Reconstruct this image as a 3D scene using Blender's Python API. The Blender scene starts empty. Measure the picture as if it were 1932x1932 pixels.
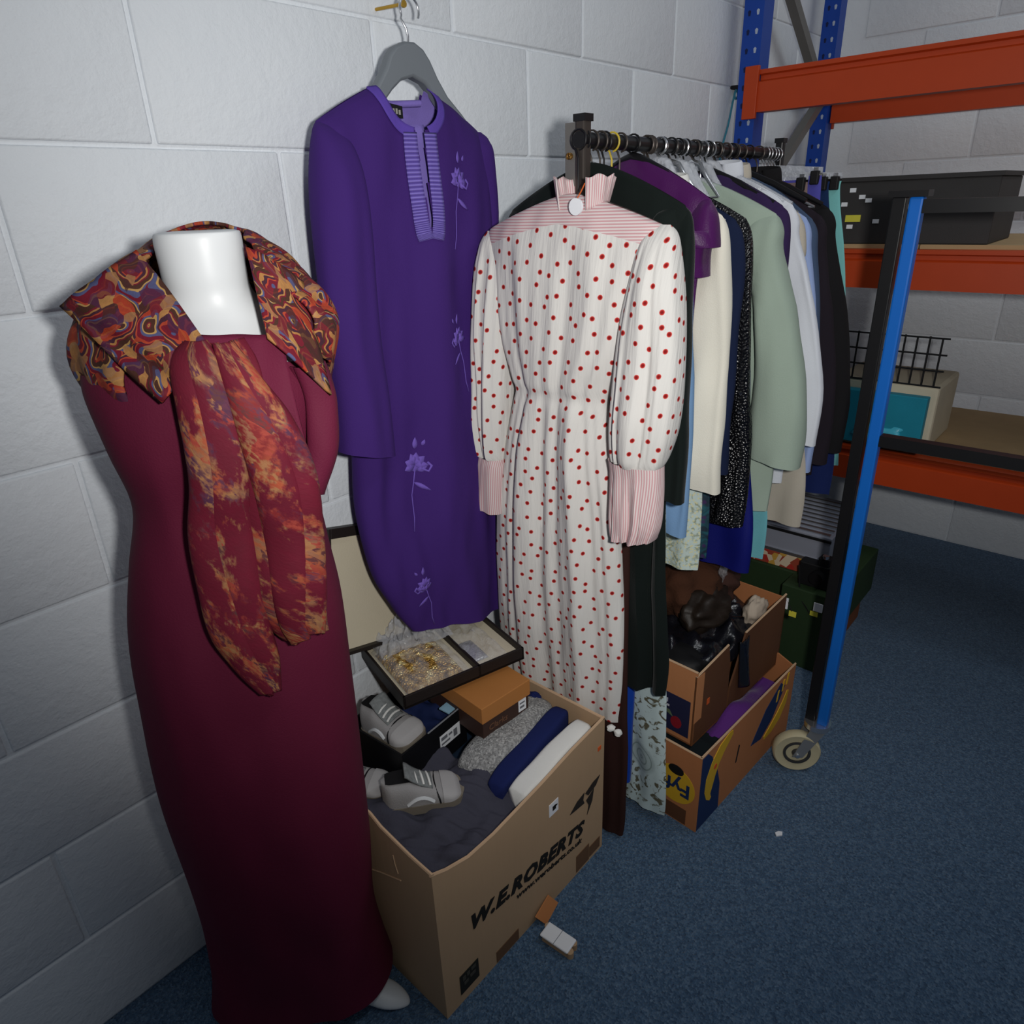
import bpy, bmesh, math, random
from mathutils import Vector, Matrix, noise as mnoise
from mathutils.bvhtree import BVHTree
R = math.radians
sc = bpy.context.scene
COL = sc.collection

# ------------------------------------------------------------------ camera, world, lights, exposure
H = 1.475                      # eye height
F_PX = 1320.47                 # focal length in pixels of a 1932 px frame
cam_d = bpy.data.cameras.new('camera')
cam_d.sensor_fit = 'HORIZONTAL'; cam_d.sensor_width = 36.0
cam_d.lens = F_PX / 1932.0 * 36.0
cam_d.clip_start = 0.02
cam = bpy.data.objects.new('camera', cam_d); COL.objects.link(cam)
p_, y_, r_ = R(23.7714), R(42.3029), R(-2.161)
Fv = Vector((math.cos(y_)*math.cos(p_), math.sin(y_)*math.cos(p_), -math.sin(p_)))
Rv = Vector((math.sin(y_), -math.cos(y_), 0)); Uv = Rv.cross(Fv)
R2 = Rv*math.cos(r_) + Uv*math.sin(r_); U2 = -Rv*math.sin(r_) + Uv*math.cos(r_)
cam.matrix_world = Matrix(((R2.x, U2.x, -Fv.x, 0), (R2.y, U2.y, -Fv.y, 0), (R2.z, U2.z, -Fv.z, H), (0, 0, 0, 1)))
sc.camera = cam

w = bpy.data.worlds.new('world'); sc.world = w; w.use_nodes = True
w.node_tree.nodes['Background'].inputs[0].default_value = (0.80, 0.88, 1.0, 1)
w.node_tree.nodes['Background'].inputs[1].default_value = 0.09

# the camera's own flash, a hand's width right of the lens (portrait grip)
fl = bpy.data.lights.new('camera_flash', 'SPOT'); fl.energy = 64; fl.color = (1.0, 0.98, 0.95)
fl.spot_size = R(120); fl.spot_blend = 1.0; fl.shadow_soft_size = 0.03
flo = bpy.data.objects.new('camera_flash', fl); COL.objects.link(flo)
flo.location = Vector((0, 0, H)) + Rv*0.13 + Vector((0, 0, 0.03))
aim = (Fv + Uv*0.36 + Rv*0.10).normalized()
flo.rotation_euler = aim.to_track_quat('-Z', 'Y').to_euler()
# added overhead fill for flash bounce and hall ambient; no fixture seen
for (lx, ly, e) in ((0.6, -0.6, 9), (2.6, -0.8, 15)):
    la = bpy.data.lights.new('overhead_fill', 'AREA'); la.shape = 'RECTANGLE'; la.size = 1.6; la.size_y = 0.3
    la.energy = e; la.color = (0.93, 0.97, 1.0)
    lo = bpy.data.objects.new('overhead_fill', la); COL.objects.link(lo); lo.location = (lx, ly, 3.4)

vs = sc.view_settings
vs.view_transform = 'Standard'; vs.look = 'None'; vs.gamma = 1.0; vs.use_curve_mapping = False
vs.exposure = 0.0

# ------------------------------------------------------------------ materials
def S(r, g, b):
    def c(v):
        v /= 255.0
        return v/12.92 if v <= 0.04045 else ((v+0.055)/1.055)**2.4
    return (c(r), c(g), c(b), 1.0)
def mul(c, k): return (min(c[0]*k, 1), min(c[1]*k, 1), min(c[2]*k, 1), 1)
class NT:
    def __init__(s, name):
        s.m = bpy.data.materials.new(name); s.m.use_nodes = True
        s.t = s.m.node_tree; s.n = s.t.nodes; s.b = s.n['Principled BSDF']
    def add(s, kind, **kw):
        n = s.n.new(kind)
        for k, v in kw.items(): setattr(n, k, v)
        return n
    def link(s, a, b): s.t.links.new(a, b)
    def coord(s, out='Object', scale=None, rot=None):
        tc = s.add('ShaderNodeTexCoord')
        if scale is None and rot is None: return tc.outputs[out]
        mp = s.add('ShaderNodeMapping'); s.link(tc.outputs[out], mp.inputs[0])
        if scale is not None: mp.inputs['Scale'].default_value = scale
        if rot is not None: mp.inputs['Rotation'].default_value = rot
        return mp.outputs[0]
    def noise(s, co, scale, detail=3, dist=0):
        n = s.add('ShaderNodeTexNoise'); n.inputs['Scale'].default_value = scale
        n.inputs['Detail'].default_value = detail; n.inputs['Distortion'].default_value = dist
        s.link(co, n.inputs['Vector']); return n.outputs['Fac']
    def vor(s, co, scale, feature='F1', rand=1.0, out='Distance', dim='3D'):
        n = s.add('ShaderNodeTexVoronoi', feature=feature, voronoi_dimensions=dim)
        n.inputs['Scale'].default_value = scale; n.inputs['Randomness'].default_value = rand
        s.link(co, n.inputs['Vector']); return n.outputs[out]
    def ramp(s, fac, stops, interp='LINEAR'):
        n = s.add('ShaderNodeValToRGB'); s.link(fac, n.inputs[0]); n.color_ramp.interpolation = interp
        e = n.color_ramp.elements
        while len(e) < len(stops): e.new(0.5)
        for i, (p, c) in enumerate(stops): e[i].position = p; e[i].color = c
        return n.outputs[0]
    def mix(s, fac, a, b, mode='MIX'):
        n = s.add('ShaderNodeMix', data_type='RGBA', blend_type=mode)
        for sock, v in ((n.inputs[0], fac), (n.inputs[6], a), (n.inputs[7], b)):
            if hasattr(v, 'links'): s.link(v, sock)
            else: sock.default_value = v
        return n.outputs[2]
    def math(s, op, a, b=0.0):
        n = s.add('ShaderNodeMath', operation=op)
        for sock, v in ((n.inputs[0], a), (n.inputs[1], b)):
            if hasattr(v, 'links'): s.link(v, sock)
            else: sock.default_value = v
        return n.outputs[0]
    def bump(s, h, strength, dist=0.01):
        n = s.add('ShaderNodeBump'); n.inputs['Strength'].default_value = strength; n.inputs['Distance'].default_value = dist
        s.link(h, n.inputs['Height']); s.link(n.outputs[0], s.b.inputs['Normal'])
    def set(s, **kw):
        for k, v in kw.items():
            i = s.b.inputs[k.replace('_', ' ')]
            if hasattr(v, 'links'): s.link(v, i)
            else: i.default_value = v
        return s
MATS = {}
def mat(name, col, rough=0.8, var=0.12, vscale=14, bump=0.15, bscale=300, metal=0.0, spec=0.3, sheen=0.0, alpha=1.0, trans=0.0):
    if name in MATS: return MATS[name]
    t = NT(name); co = t.coord('Object')
    c = t.mix(t.noise(co, vscale, 4), mul(col, 1-var), mul(col, 1+var))
    t.set(Base_Color=c, Roughness=rough, Metallic=metal)
    t.b.inputs['Specular IOR Level'].default_value = spec
    if sheen: t.b.inputs['Sheen Weight'].default_value = sheen; t.b.inputs['Sheen Roughness'].default_value = 0.4
    if alpha < 1: t.b.inputs['Alpha'].default_value = alpha
    if trans: t.b.inputs['Transmission Weight'].default_value = trans
    if bump: t.bump(t.noise(co, bscale, 2), bump, 0.002)
    MATS[name] = t.m; return t.m
def cloth(name, rgb, rough=0.9, **kw): return mat(name, S(*rgb), rough, kw.pop('var', 0.06), kw.pop('vscale', 9), kw.pop('bump', 0.25), kw.pop('bscale', 420), spec=kw.pop('spec', 0.2), **kw)

def m_wall():
    t = NT('painted_block'); co = t.coord('Object')
    oi = t.add('ShaderNodeObjectInfo')
    base = t.mix(t.noise(co, 6, 4), S(216, 222, 228), S(230, 234, 238))
    base = t.mix(t.math('MULTIPLY', oi.outputs['Random'], 0.35), base, S(208, 214, 220))
    pits = t.ramp(t.vor(co, 55), [(0.0, (1, 1, 1, 1)), (0.06, (0, 0, 0, 1))])
    chance = t.ramp(t.noise(co, 12, 2), [(0.66, (0, 0, 0, 1)), (0.74, (1, 1, 1, 1))])
    c = t.mix(t.math('MULTIPLY', pits, t.math('MULTIPLY', chance, 0.6)), base, S(120, 124, 130))
    t.set(Base_Color=c, Roughness=0.62)
    h = t.math('ADD', t.math('MULTIPLY', t.noise(co, 170, 4), 0.5), t.noise(co, 40, 3))
    t.bump(h, 0.55, 0.004); return t.m
M_WALL = m_wall()
def m_carpet():
    t = NT('blue_carpet'); co = t.coord('Object')
    sp = t.ramp(t.vor(co, 230, out='Color'), [(0.05, S(52, 74, 98)), (0.5, S(86, 116, 146)), (0.95, S(124, 150, 174))])
    c = t.mix(t.noise(co, 1.6, 4), sp, t.mix(0.35, sp, S(60, 80, 104)))
    c = t.mix(t.math('MULTIPLY', t.noise(co, 110, 2), 0.75), c, S(54, 76, 102))
    t.set(Base_Color=c, Roughness=0.97); t.b.inputs['Specular IOR Level'].default_value = 0.1
    t.b.inputs['Sheen Weight'].default_value = 0.15
    t.bump(t.math('ADD', t.vor(co, 230), t.noise(co, 240, 2)), 0.8, 0.004); return t.m
M_CARPET = m_carpet()
def m_card(name, rgb, flute=True):
    t = NT(name); co = t.coord('Object'); col = S(*rgb)
    c = t.mix(t.noise(co, 5, 5), mul(col, 0.9), mul(col, 1.08))
    c = t.mix(t.math('MULTIPLY', t.noise(t.coord('Object', (140, 140, 8)), 1, 2), 0.25), c, mul(col, 0.8))
    t.set(Base_Color=c, Roughness=0.75); t.b.inputs['Specular IOR Level'].default_value = 0.25
    t.bump(t.noise(t.coord('Object', (1, 1, 0.05)), 150, 1), 0.12, 0.002); return t.m
M_CARD = m_card('kraft_card', (182, 152, 120)); M_CARD2 = m_card('banana_card', (178, 116, 74)); M_CARDEDGE = mat('card_edge', S(196, 164, 132), 0.9)
M_CARD_D = m_card('brown_card', (96, 62, 40))

def m_dots():
    t = NT('polka_dot_crepe'); uv = t.coord('UV', (1, 1, 1), (0, 0, R(17)))
    d = t.vor(uv, 32, rand=0.5, dim='2D')
    dot = t.ramp(d, [(0.135, (1, 1, 1, 1)), (0.165, (0, 0, 0, 1))])
    core = t.ramp(d, [(0.07, (1, 1, 1, 1)), (0.14, (0, 0, 0, 1))])
    red = t.mix(core, S(205, 70, 60), S(128, 14, 18))
    base = t.mix(t.noise(uv, 8, 2), S(206, 204, 200), S(216, 214, 210))
    t.set(Base_Color=t.mix(dot, base, red), Roughness=0.8); t.b.inputs['Specular IOR Level'].default_value = 0.2
    t.bump(t.noise(t.coord('UV', (60, 6, 1)), 2, 3), 0.35, 0.006); return t.m
M_DOTS = m_dots()
def m_stripe(name, vertical):
    t = NT(name); uv = t.coord('UV', (1, 1, 1), (0, 0, 0 if vertical else R(90)))
    wv = t.add('ShaderNodeTexWave', wave_type='BANDS', bands_direction='X'); wv.inputs['Scale'].default_value = 62
    t.link(uv, wv.inputs['Vector'])
    f = t.ramp(wv.outputs['Fac'], [(0.45, (0, 0, 0, 1)), (0.6, (1, 1, 1, 1))])
    t.set(Base_Color=t.mix(f, S(212, 202, 200), S(196, 150, 154)), Roughness=0.85); return t.m
M_STRIPE_H = m_stripe('pink_stripe_across', False); M_STRIPE_V = m_stripe('pink_stripe_down', True)

def m_paisley(name, rich):
    t = NT(name); uv = t.coord('UV')
    nz = t.add('ShaderNodeTexNoise'); nz.inputs['Scale'].default_value = 16; nz.inputs['Detail'].default_value = 2
    t.link(uv, nz.inputs['Vector'])
    mx = t.add('ShaderNodeMix', data_type='VECTOR'); mx.inputs[0].default_value = 0.07
    t.link(uv, mx.inputs[4]); t.link(nz.outputs['Color'], mx.inputs[5]); co = mx.outputs[1]
    wine = t.mix(t.noise(uv, 10, 3), S(84, 14, 32), S(118, 28, 50))
    small = t.vor(co, 62, out='Color', dim='2D'); ss = t.add('ShaderNodeSeparateColor'); t.link(small, ss.inputs[0])
    fine = t.ramp(ss.outputs[0], [(0.0, S(202, 150, 86)), (0.2, S(196, 74, 40)), (0.38, S(74, 40, 74)), (0.52, S(176, 128, 84)), (0.68, S(122, 34, 46)), (0.84, S(66, 46, 40))], 'CONSTANT')
    if rich:
        d = t.vor(co, 19, rand=0.9, dim='2D'); cc = t.vor(co, 19, rand=0.9, out='Color', dim='2D')
        sep = t.add('ShaderNodeSeparateColor'); t.link(cc, sep.inputs[0])
        bandc = t.ramp(t.math('FRACT', t.math('ADD', t.math('MULTIPLY', d, 1.7), sep.outputs[0])), [(0.0, S(70, 50, 34)), (0.20, S(210, 170, 100)), (0.28, S(78, 98, 142)), (0.42, S(122, 22, 44)), (0.62, S(196, 78, 48)), (0.70, S(58, 40, 56)), (0.84, S(196, 142, 78)), (0.92, S(128, 30, 48))], 'CONSTANT')
        bits = t.ramp(ss.outputs[1], [(0.0, (0, 0, 0, 1)), (0.5, (1, 1, 1, 1))], 'CONSTANT')
        c = t.mix(t.math('MULTIPLY', bits, 0.85), bandc, fine)
        c = t.mix(0.30, c, S(64, 18, 24))
    else:
        bn = t.add('ShaderNodeTexNoise'); bn.inputs['Scale'].default_value = 15; bn.inputs['Detail'].default_value = 7; bn.inputs['Roughness'].default_value = 0.62
        t.link(t.coord('UV', (1.5, 0.8, 1)), bn.inputs['Vector'])
        blot = t.ramp(bn.outputs['Fac'], [(0.495, (0, 0, 0, 1)), (0.55, (1, 1, 1, 1))])
        tone = t.ramp(t.noise(co, 9, 1), [(0.38, S(128, 40, 40)), (0.46, S(168, 82, 54)), (0.54, S(160, 116, 76)), (0.62, S(80, 46, 70))])
        sp = t.ramp(t.noise(uv, 170, 3), [(0.42, (0, 0, 0, 1)), (0.58, (1, 1, 1, 1))])
        c = t.mix(blot, wine, t.mix(sp, tone, t.mix(0.5, fine, S(110, 60, 66))))
    c = t.mix(t.math('MULTIPLY', t.noise(uv, 90, 3), 0.45), c, S(70, 30, 36))
    t.set(Base_Color=c, Roughness=0.7); t.b.inputs['Specular IOR Level'].default_value = 0.15
    t.bump(t.noise(uv, 260, 2), 0.2, 0.002); return t.m
M_PAISLEY = m_paisley('paisley_silk', True); M_FLORAL = m_paisley('floral_silk', False)

def m_pattern(name, base, ink, scale, lo, hi, ink2=None, metal=0.0):
    t = NT(name); uv = t.coord('UV')
    f = t.ramp(t.noise(uv, scale, 4, 1.2), [(lo, (0, 0, 0, 1)), (hi, (1, 1, 1, 1))])
    d = t.ramp(t.vor(uv, scale*1.7, dim='2D'), [(0.18, (1, 1, 1, 1)), (0.30, (0, 0, 0, 1))])
    c = t.mix(f, S(*base), S(*ink))
    if ink2: c = t.mix(t.math('MULTIPLY', d, 0.75), c, S(*ink2))
    t.set(Base_Color=c, Roughness=0.7 if not metal else 0.4, Metallic=metal); return t.m
def m_lace():
    t = NT('mint_lace_print'); uv = t.coord('UV')
    f = t.ramp(t.noise(uv, 38, 4, 1.5), [(0.54, (0, 0, 0, 1)), (0.60, (1, 1, 1, 1))])
    mp = t.add('ShaderNodeMapping'); t.link(t.coord('UV'), mp.inputs[0]); mp.inputs['Location'].default_value = (0.0, -0.19, 0)
    ln = t.add('ShaderNodeVectorMath', operation='LENGTH'); t.link(mp.outputs[0], ln.inputs[0])
    ringf = t.ramp(t.math('SINE', t.math('MULTIPLY', ln.outputs['Value'], 420)), [(0.6, (0, 0, 0, 1)), (0.85, (1, 1, 1, 1))])
    disc = t.ramp(ln.outputs['Value'], [(0.040, (1, 1, 1, 1)), (0.046, (0, 0, 0, 1))])
    halo = t.ramp(ln.outputs['Value'], [(0.046, (0, 0, 0, 1)), (0.048, (1, 1, 1, 1))])
    c = t.mix(t.math('MULTIPLY', f, halo), S(196, 214, 214), S(96, 92, 72))
    c = t.mix(t.math('MULTIPLY', disc, 0.8), c, S(164, 180, 180))
    c = t.mix(t.math('MULTIPLY', disc, ringf), c, S(136, 152, 150))
    t.set(Base_Color=c, Roughness=0.75); return t.m
M_LACE = m_lace()
M_SEQ_MINT = m_pattern('mint_gold_sequins', (196, 212, 206), (150, 160, 140), 60, 0.5, 0.62, (222, 214, 160))
M_SEQ_TEAL = m_pattern('teal_purple_sequins', (18, 40, 56), (22, 84, 96), 30, 0.45, 0.62, (60, 24, 84))
def m_seq_black():
    t = NT('black_sequins'); uv = t.coord('UV')
    c = t.ramp(t.vor(uv, 170, dim='2D', out='Color'), [(0.0, S(10, 10, 14)), (0.86, S(30, 32, 40)), (0.965, S(150, 150, 160))], 'CONSTANT')  # scattered pale cells put sequin sparkle into the colour
    t.set(Base_Color=c, Roughness=0.28); t.bump(t.vor(uv, 170, dim='2D'), 0.8, 0.004); return t.m
M_SEQ_BLACK = m_seq_black()
def m_knit():
    t = NT('grey_marl_knit'); co = t.coord('Object')
    c = t.ramp(t.vor(co, 260, out='Color'), [(0.0, S(104, 104, 104)), (0.5, S(142, 142, 142)), (1.0, S(184, 184, 182))])
    t.set(Base_Color=c, Roughness=0.95); t.bump(t.vor(co, 240), 0.6, 0.004); return t.m
M_KNIT = m_knit()
def m_plastic(name, rgb=(220, 222, 228), alpha=0.32):
    t = NT(name); co = t.coord('Object')
    t.set(Base_Color=S(*rgb), Roughness=0.08); t.b.inputs['Alpha'].default_value = alpha
    t.bump(t.noise(co, 60, 4), 0.9, 0.01); return t.m
M_CELLO = m_plastic('cellophane', (226, 228, 234), 0.20); M_CELLO2 = m_plastic('crumpled_cellophane', (214, 216, 222), 0.42); M_CLEAR = m_plastic('clear_hanger_plastic', (210, 214, 222), 0.55)
def m_gold():
    t = NT('gold_chain_mesh'); co = t.coord('Object')
    c = t.ramp(t.noise(co, 55, 5), [(0.36, S(120, 84, 30)), (0.5, S(206, 160, 74)), (0.66, S(255, 236, 170))])  # brown to pale gold steps paint the metal's sparkle into the colour
    t.set(Base_Color=c, Roughness=0.3, Metallic=0.35); t.bump(t.vor(co, 190), 1.0, 0.006); return t.m
M_GOLD = m_gold()
M_BIN = mat('black_bin_liner', S(20, 20, 26), 0.22, 0.1, 20, 0.9, 70, spec=0.6)

M_ROBE = cloth('purple_crepe', (60, 33, 106), 0.85, var=0.10, vscale=4)
M_ROBE_LIN = cloth('lilac_lining', (124, 108, 184)); M_ROBE_BAND = cloth('purple_band', (88, 66, 158)); M_ROBE_EMB = cloth('lilac_thread', (112, 88, 178), var=0.15, vscale=80)
M_WINE = cloth('burgundy_satin', (92, 22, 48), 0.75)
M_WHITE = mat('white_gloss', S(206, 209, 211), 0.4, 0.02, bump=0.0); M_PAPER = mat('white_paper', S(232, 234, 238), 0.8, 0.02, bump=0)
M_BLACK = mat('black_plain', S(18, 18, 20), 0.6, 0.1); M_INK = mat('black_ink', S(26, 24, 22), 0.8, 0.05, bump=0)
M_CHROME = mat('chrome', S(210, 212, 216), 0.22, 0.03, metal=0.9, bump=0); M_STEEL = mat('dark_steel', S(74, 68, 64), 0.4, 0.1, metal=0.5, bump=0)
M_BLKMET = mat('black_metal', S(22, 22, 24), 0.35, 0.1, bump=0); M_GREYPL = mat('grey_plastic', S(112, 118, 124), 0.45, 0.03, bump=0.05)
M_BLUEM = mat('rack_blue', S(22, 66, 158), 0.4, 0.06, bump=0.05); M_BLUET = mat('trolley_blue', S(20, 100, 190), 0.35, 0.05, bump=0)
M_ORANGE = mat('rack_orange', S(184, 64, 22), 0.45, 0.06, bump=0.05); M_BRACE = mat('galvanised_brace', S(118, 116, 112), 0.45, 0.1, metal=0.4, bump=0.05)
M_BEIGE = cloth('beige_lining', (206, 196, 172)); M_CHAR = cloth('charcoal_fleece', (66, 66, 78), 0.97, bump=0.5, bscale=180)
M_NAVY = cloth('navy_knit', (24, 34, 84), 0.95); M_WHITEC = cloth('white_cotton', (224, 224, 220))
M_YELLOW = mat('yellow_print', S(206, 164, 40), 0.7, 0.1, bump=0); M_NAVYPR = mat('navy_print', S(22, 44, 88), 0.7, 0.08, bump=0)

# ------------------------------------------------------------------ mesh helpers
class MB:
    def __init__(s): s.v = []; s.f = []; s.uv = []
    def vert(s, p, uv=None):
        s.v.append(tuple(p)); s.uv.append(uv if uv else (p[0], p[2])); return len(s.v)-1
    def quad(s, *i): s.f.append(tuple(i))
    def box(s, x0, x1, y0, y1, z0, z1, rot=0, piv=None):
        ps = [(x, y, z) for z in (z0, z1) for x, y in ((x0, y0), (x1, y0), (x1, y1), (x0, y1))]
        if rot:
            c, n = math.cos(rot), math.sin(rot); px, py = piv or ((x0+x1)/2, (y0+y1)/2)
            ps = [(px+(x-px)*c-(y-py)*n, py+(x-px)*n+(y-py)*c, z) for x, y, z in ps]
        i = [s.vert(p) for p in ps]
        for q in ((0, 3, 2, 1), (4, 5, 6, 7), (0, 1, 5, 4), (1, 2, 6, 5), (2, 3, 7, 6), (3, 0, 4, 7)): s.f.append(tuple(i[k] for k in q))
        return s
    def tube(s, pts, r, n=10, cap=True):
        pts = [Vector(p) for p in pts]; rs = r if isinstance(r, (list, tuple)) else [r]*len(pts)
        rings = []; up = None; L = 0
        for k, p in enumerate(pts):
            d = (pts[min(k+1, len(pts)-1)]-pts[max(k-1, 0)]).normalized()
            if up is None: up = Vector((0, 0, 1)) if abs(d.z) < 0.9 else Vector((1, 0, 0))
            a = d.cross(up)
            if a.length < 1e-6: a = d.orthogonal()
            a.normalize(); b = a.cross(d).normalized(); up = b
            if k: L += (p-pts[k-1]).length
            rings.append([s.vert(p+(a*math.cos(2*math.pi*j/n)+b*math.sin(2*math.pi*j/n))*rs[k], (j/n*0.1, L)) for j in range(n)])
        for k in range(len(rings)-1):
            for j in range(n): s.quad(rings[k][j], rings[k][(j+1) % n], rings[k+1][(j+1) % n], rings[k+1][j])
        if cap: s.f.append(tuple(reversed(rings[0]))); s.f.append(tuple(rings[-1]))
        return s
    def cyl(s, a, b, r, n=20): return s.tube([a, b], r, n)
    def extrude(s, poly, fn, t0, t1):
        """poly of (a,b); fn(a,b,t) -> point"""
        n = len(poly); i0 = [s.vert(fn(a, b, t0)) for a, b in poly]; i1 = [s.vert(fn(a, b, t1)) for a, b in poly]
        s.f.append(tuple(reversed(i0))); s.f.append(tuple(i1))
        for k in range(n): s.quad(i0[k], i0[(k+1) % n], i1[(k+1) % n], i1[k])
        return s
    def sheet(s, fn, nu, nv, closed=False):
        idx = []
        for j in range(nv+1):
            row = []
            for i in range(nu if closed else nu+1):
                u, v = i/nu, j/nv; p = fn(u, v)
                row.append(s.vert(p[:3], p[3] if len(p) > 3 else (u*0.3, v*0.3)))
            idx.append(row)
        n = len(idx[0])
        for j in range(nv):
            for i in range(n if closed else n-1): s.quad(idx[j][i], idx[j][(i+1) % n], idx[j+1][(i+1) % n], idx[j+1][i])
        return s
def wloc(o):
    v = Vector((0, 0, 0))
    while o: v += o.location; o = o.parent
    return v
def obj(name, mb, m, parent=None, world=True, smooth=True, bevel=0.0, sub=0, solid=0.0, sharp=True):
    off = wloc(parent) if (parent and world) else Vector((0, 0, 0))
    me = bpy.data.meshes.new(name)
    me.from_pydata([(x-off.x, y-off.y, z-off.z) for x, y, z in mb.v], [], mb.f)
    ul = me.uv_layers.new(name='UVMap')
    for lp in me.loops: ul.data[lp.index].uv = mb.uv[lp.vertex_index]
    me.update()
    bm = bmesh.new(); bm.from_mesh(me); bmesh.ops.recalc_face_normals(bm, faces=bm.faces); bm.to_mesh(me); bm.free()
    if smooth:
        for p in me.polygons: p.use_smooth = True
        if sharp:
            try: me.set_sharp_from_angle(angle=R(50))
            except Exception: pass
    me.materials.append(m)
    o = bpy.data.objects.new(name, me); COL.objects.link(o); o.parent = parent
    if bevel:
        b = o.modifiers.new('bevel', 'BEVEL'); b.width = bevel; b.segments = 2; b.limit_method = 'ANGLE'; b.angle_limit = R(40)
    if solid:
        d = o.modifiers.new('thick', 'SOLIDIFY'); d.thickness = solid; d.offset = 0
    if sub:
        d = o.modifiers.new('sub', 'SUBSURF'); d.levels = sub; d.render_levels = sub
    return o
def tag(o, label, cat, group=None, kind=None):
    if label: o['label'] = label
    if cat: o['category'] = cat
    if group: o['group'] = group
    if kind: o['kind'] = kind
    return o
def thing(name, label, cat, loc=(0, 0, 0), rotz=0, group=None):
    o = bpy.data.objects.new(name, None); COL.objects.link(o); o.location = loc; o.rotation_euler = (0, 0, rotz)
    o.empty_display_size = 0.05
    return tag(o, label, cat, group)
def struct(name, mb, m, **kw):
    o = obj(name, mb, m, **kw); o['kind'] = 'structure'; return o
def wrap(o, target, off):
    s = o.modifiers.new('wrap', 'SHRINKWRAP'); s.target = target; s.wrap_method = 'NEAREST_SURFACEPOINT'; s.wrap_mode = 'ABOVE_SURFACE'; s.offset = off
    return o
def arc(c, r, a0, a1, n, ax='xz'):
    out = []
    for k in range(n+1):
        a = a0+(a1-a0)*k/n; x, y = r*math.cos(a), r*math.sin(a)
        out.append((c[0]+x, c[1], c[2]+y) if ax == 'xz' else (c[0], c[1]+x, c[2]+y) if ax == 'yz' else (c[0]+x, c[1]+y, c[2]))
    return out
def text_mesh(txt, size, shear=0.0, spacing=1.0, extrude=0.0006, bold=0.0):
    cu = bpy.data.curves.new('txt', 'FONT'); cu.body = txt; cu.size = size; cu.shear = shear; cu.space_character = spacing
    cu.extrude = extrude; cu.offset = bold; cu.align_x = 'LEFT'; cu.resolution_u = 2
    ob = bpy.data.objects.new('txt', cu); COL.objects.link(ob)
    me = bpy.data.meshes.new_from_object(ob.evaluated_get(bpy.context.evaluated_depsgraph_get()))
    bpy.data.objects.remove(ob); bpy.data.curves.remove(cu); return me
def put_text(name, txt, size, m, parent, origin, xdir, ydir, width=None, **kw):
    """lettering lying in the plane of xdir / ydir, in the parent's (unrotated) frame"""
    me = text_mesh(txt, size, **kw); me.name = name; me.materials.clear(); me.materials.append(m)
    x = Vector(xdir).normalized(); y = Vector(ydir).normalized(); n = x.cross(y)
    xs = [v.co.x for v in me.vertices]; k = width/(max(xs)-min(xs)) if width else 1.0
    o = Vector(origin)-(wloc(parent) if parent else Vector())
    for v in me.vertices: v.co = o + x*((v.co.x-min(xs))*k) + y*v.co.y + n*v.co.z
    ob = bpy.data.objects.new(name, me); COL.objects.link(ob); ob.parent = parent; return ob

def interp(rings, t):
    n = len(rings)-1; zs = [r[0] for r in rings]
    # parameter by index, Catmull-Rom
    x = t*n; k = min(int(x), n-1); f = x-k
    p0, p1, p2, p3 = rings[max(k-1, 0)], rings[k], rings[k+1], rings[min(k+2, n)]
    out = []
    for a, b, c, d in zip(p0, p1, p2, p3):
        out.append(0.5*((2*b)+(-a+c)*f+(2*a-5*b+4*c-d)*f*f+(-a+3*b-3*c+d)*f**3))
    return out
def ring(zc, uL, uR, d, yc=0.0, fa=0.0, ze=None, tilt=0.0): return (zc, zc if ze is None else ze, uL, uR, d, yc, fa, tilt)
def drape(rings, seg=72, rows_per=6, seed=0, k=7, pw=0.75, keep=None, wn=0.005):
    """cloth tube lofted through rings; local x = width, -y = front, z = up"""
    rnd = random.Random(seed); ph = [rnd.uniform(0, 6.28) for _ in range(8)]
    rows = (len(rings)-1)*rows_per; mb = MB(); idx = []
    for j in range(rows+1):
        t = j/rows; zc, ze, uL, uR, d, yc, fa, tilt = interp(rings, t); d = max(d, 0.002)
        mid, hw = (uL+uR)/2, (uR-uL)/2; pts = []
        for i in range(seg):
            a = -math.pi/2+2*math.pi*i/seg; c, s = math.cos(a), math.sin(a)
            x = mid+hw*(abs(c)**0.9)*(1 if c >= 0 else -1); y = yc+d*(abs(s)**pw)*(1 if s >= 0 else -1)
            side = 0 if s < 0 else 3
            q = c*k; drift = 0.5*math.sin(t*5+ph[7])
            fo = math.sin(q*1.0+ph[side]+drift)+0.6*math.sin(q*1.9+ph[side+1]-drift)+0.35*math.sin(q*3.3+ph[side+2])
            y += fa*fo*min(1, abs(s)*1.6); x += 0.4*fa*math.cos(q+ph[side])*min(1, abs(s)*2)
            z = zc+(ze-zc)*abs(c)**1.2+tilt*(x-mid)
            if wn:
                e_ = wn*min(1.0, t*6)*min(1.0, d/0.012)
                y += e_*(mnoise.noise(Vector((x*11+seed, z*3.2+2*x, y*6)))+0.7*mnoise.noise(Vector((x*24+seed, z*8-6*x, seed+y*9))))*1.5
            pts.append(Vector((x, y, z)))
        L = [0.0]*seg; acc = 0
        for i in range(1, seg//2+1): acc += (pts[i]-pts[i-1]).length; L[i] = acc
        acc = 0
        for i in range(seg-1, seg//2, -1): acc -= (pts[i]-pts[(i+1) % seg]).length; L[i] = acc
        idx.append([mb.vert(pts[i], (L[i], pts[i].z)) for i in range(seg)])
    for j in range(rows):
        for i in range(seg):
            q = (idx[j][i], idx[j][(i+1) % seg], idx[j+1][(i+1) % seg], idx[j+1][i])
            if i == seg//2 or (i+1) % seg == seg//2+1:
                pass
            if keep:
                cx = sum(mb.v[m][0] for m in q)/4; cy = sum(mb.v[m][1] for m in q)/4; cz = sum(mb.v[m][2] for m in q)/4
                if not keep(cx, cy, cz, j/rows): continue
            mb.f.append(q)
    return mb
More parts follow.
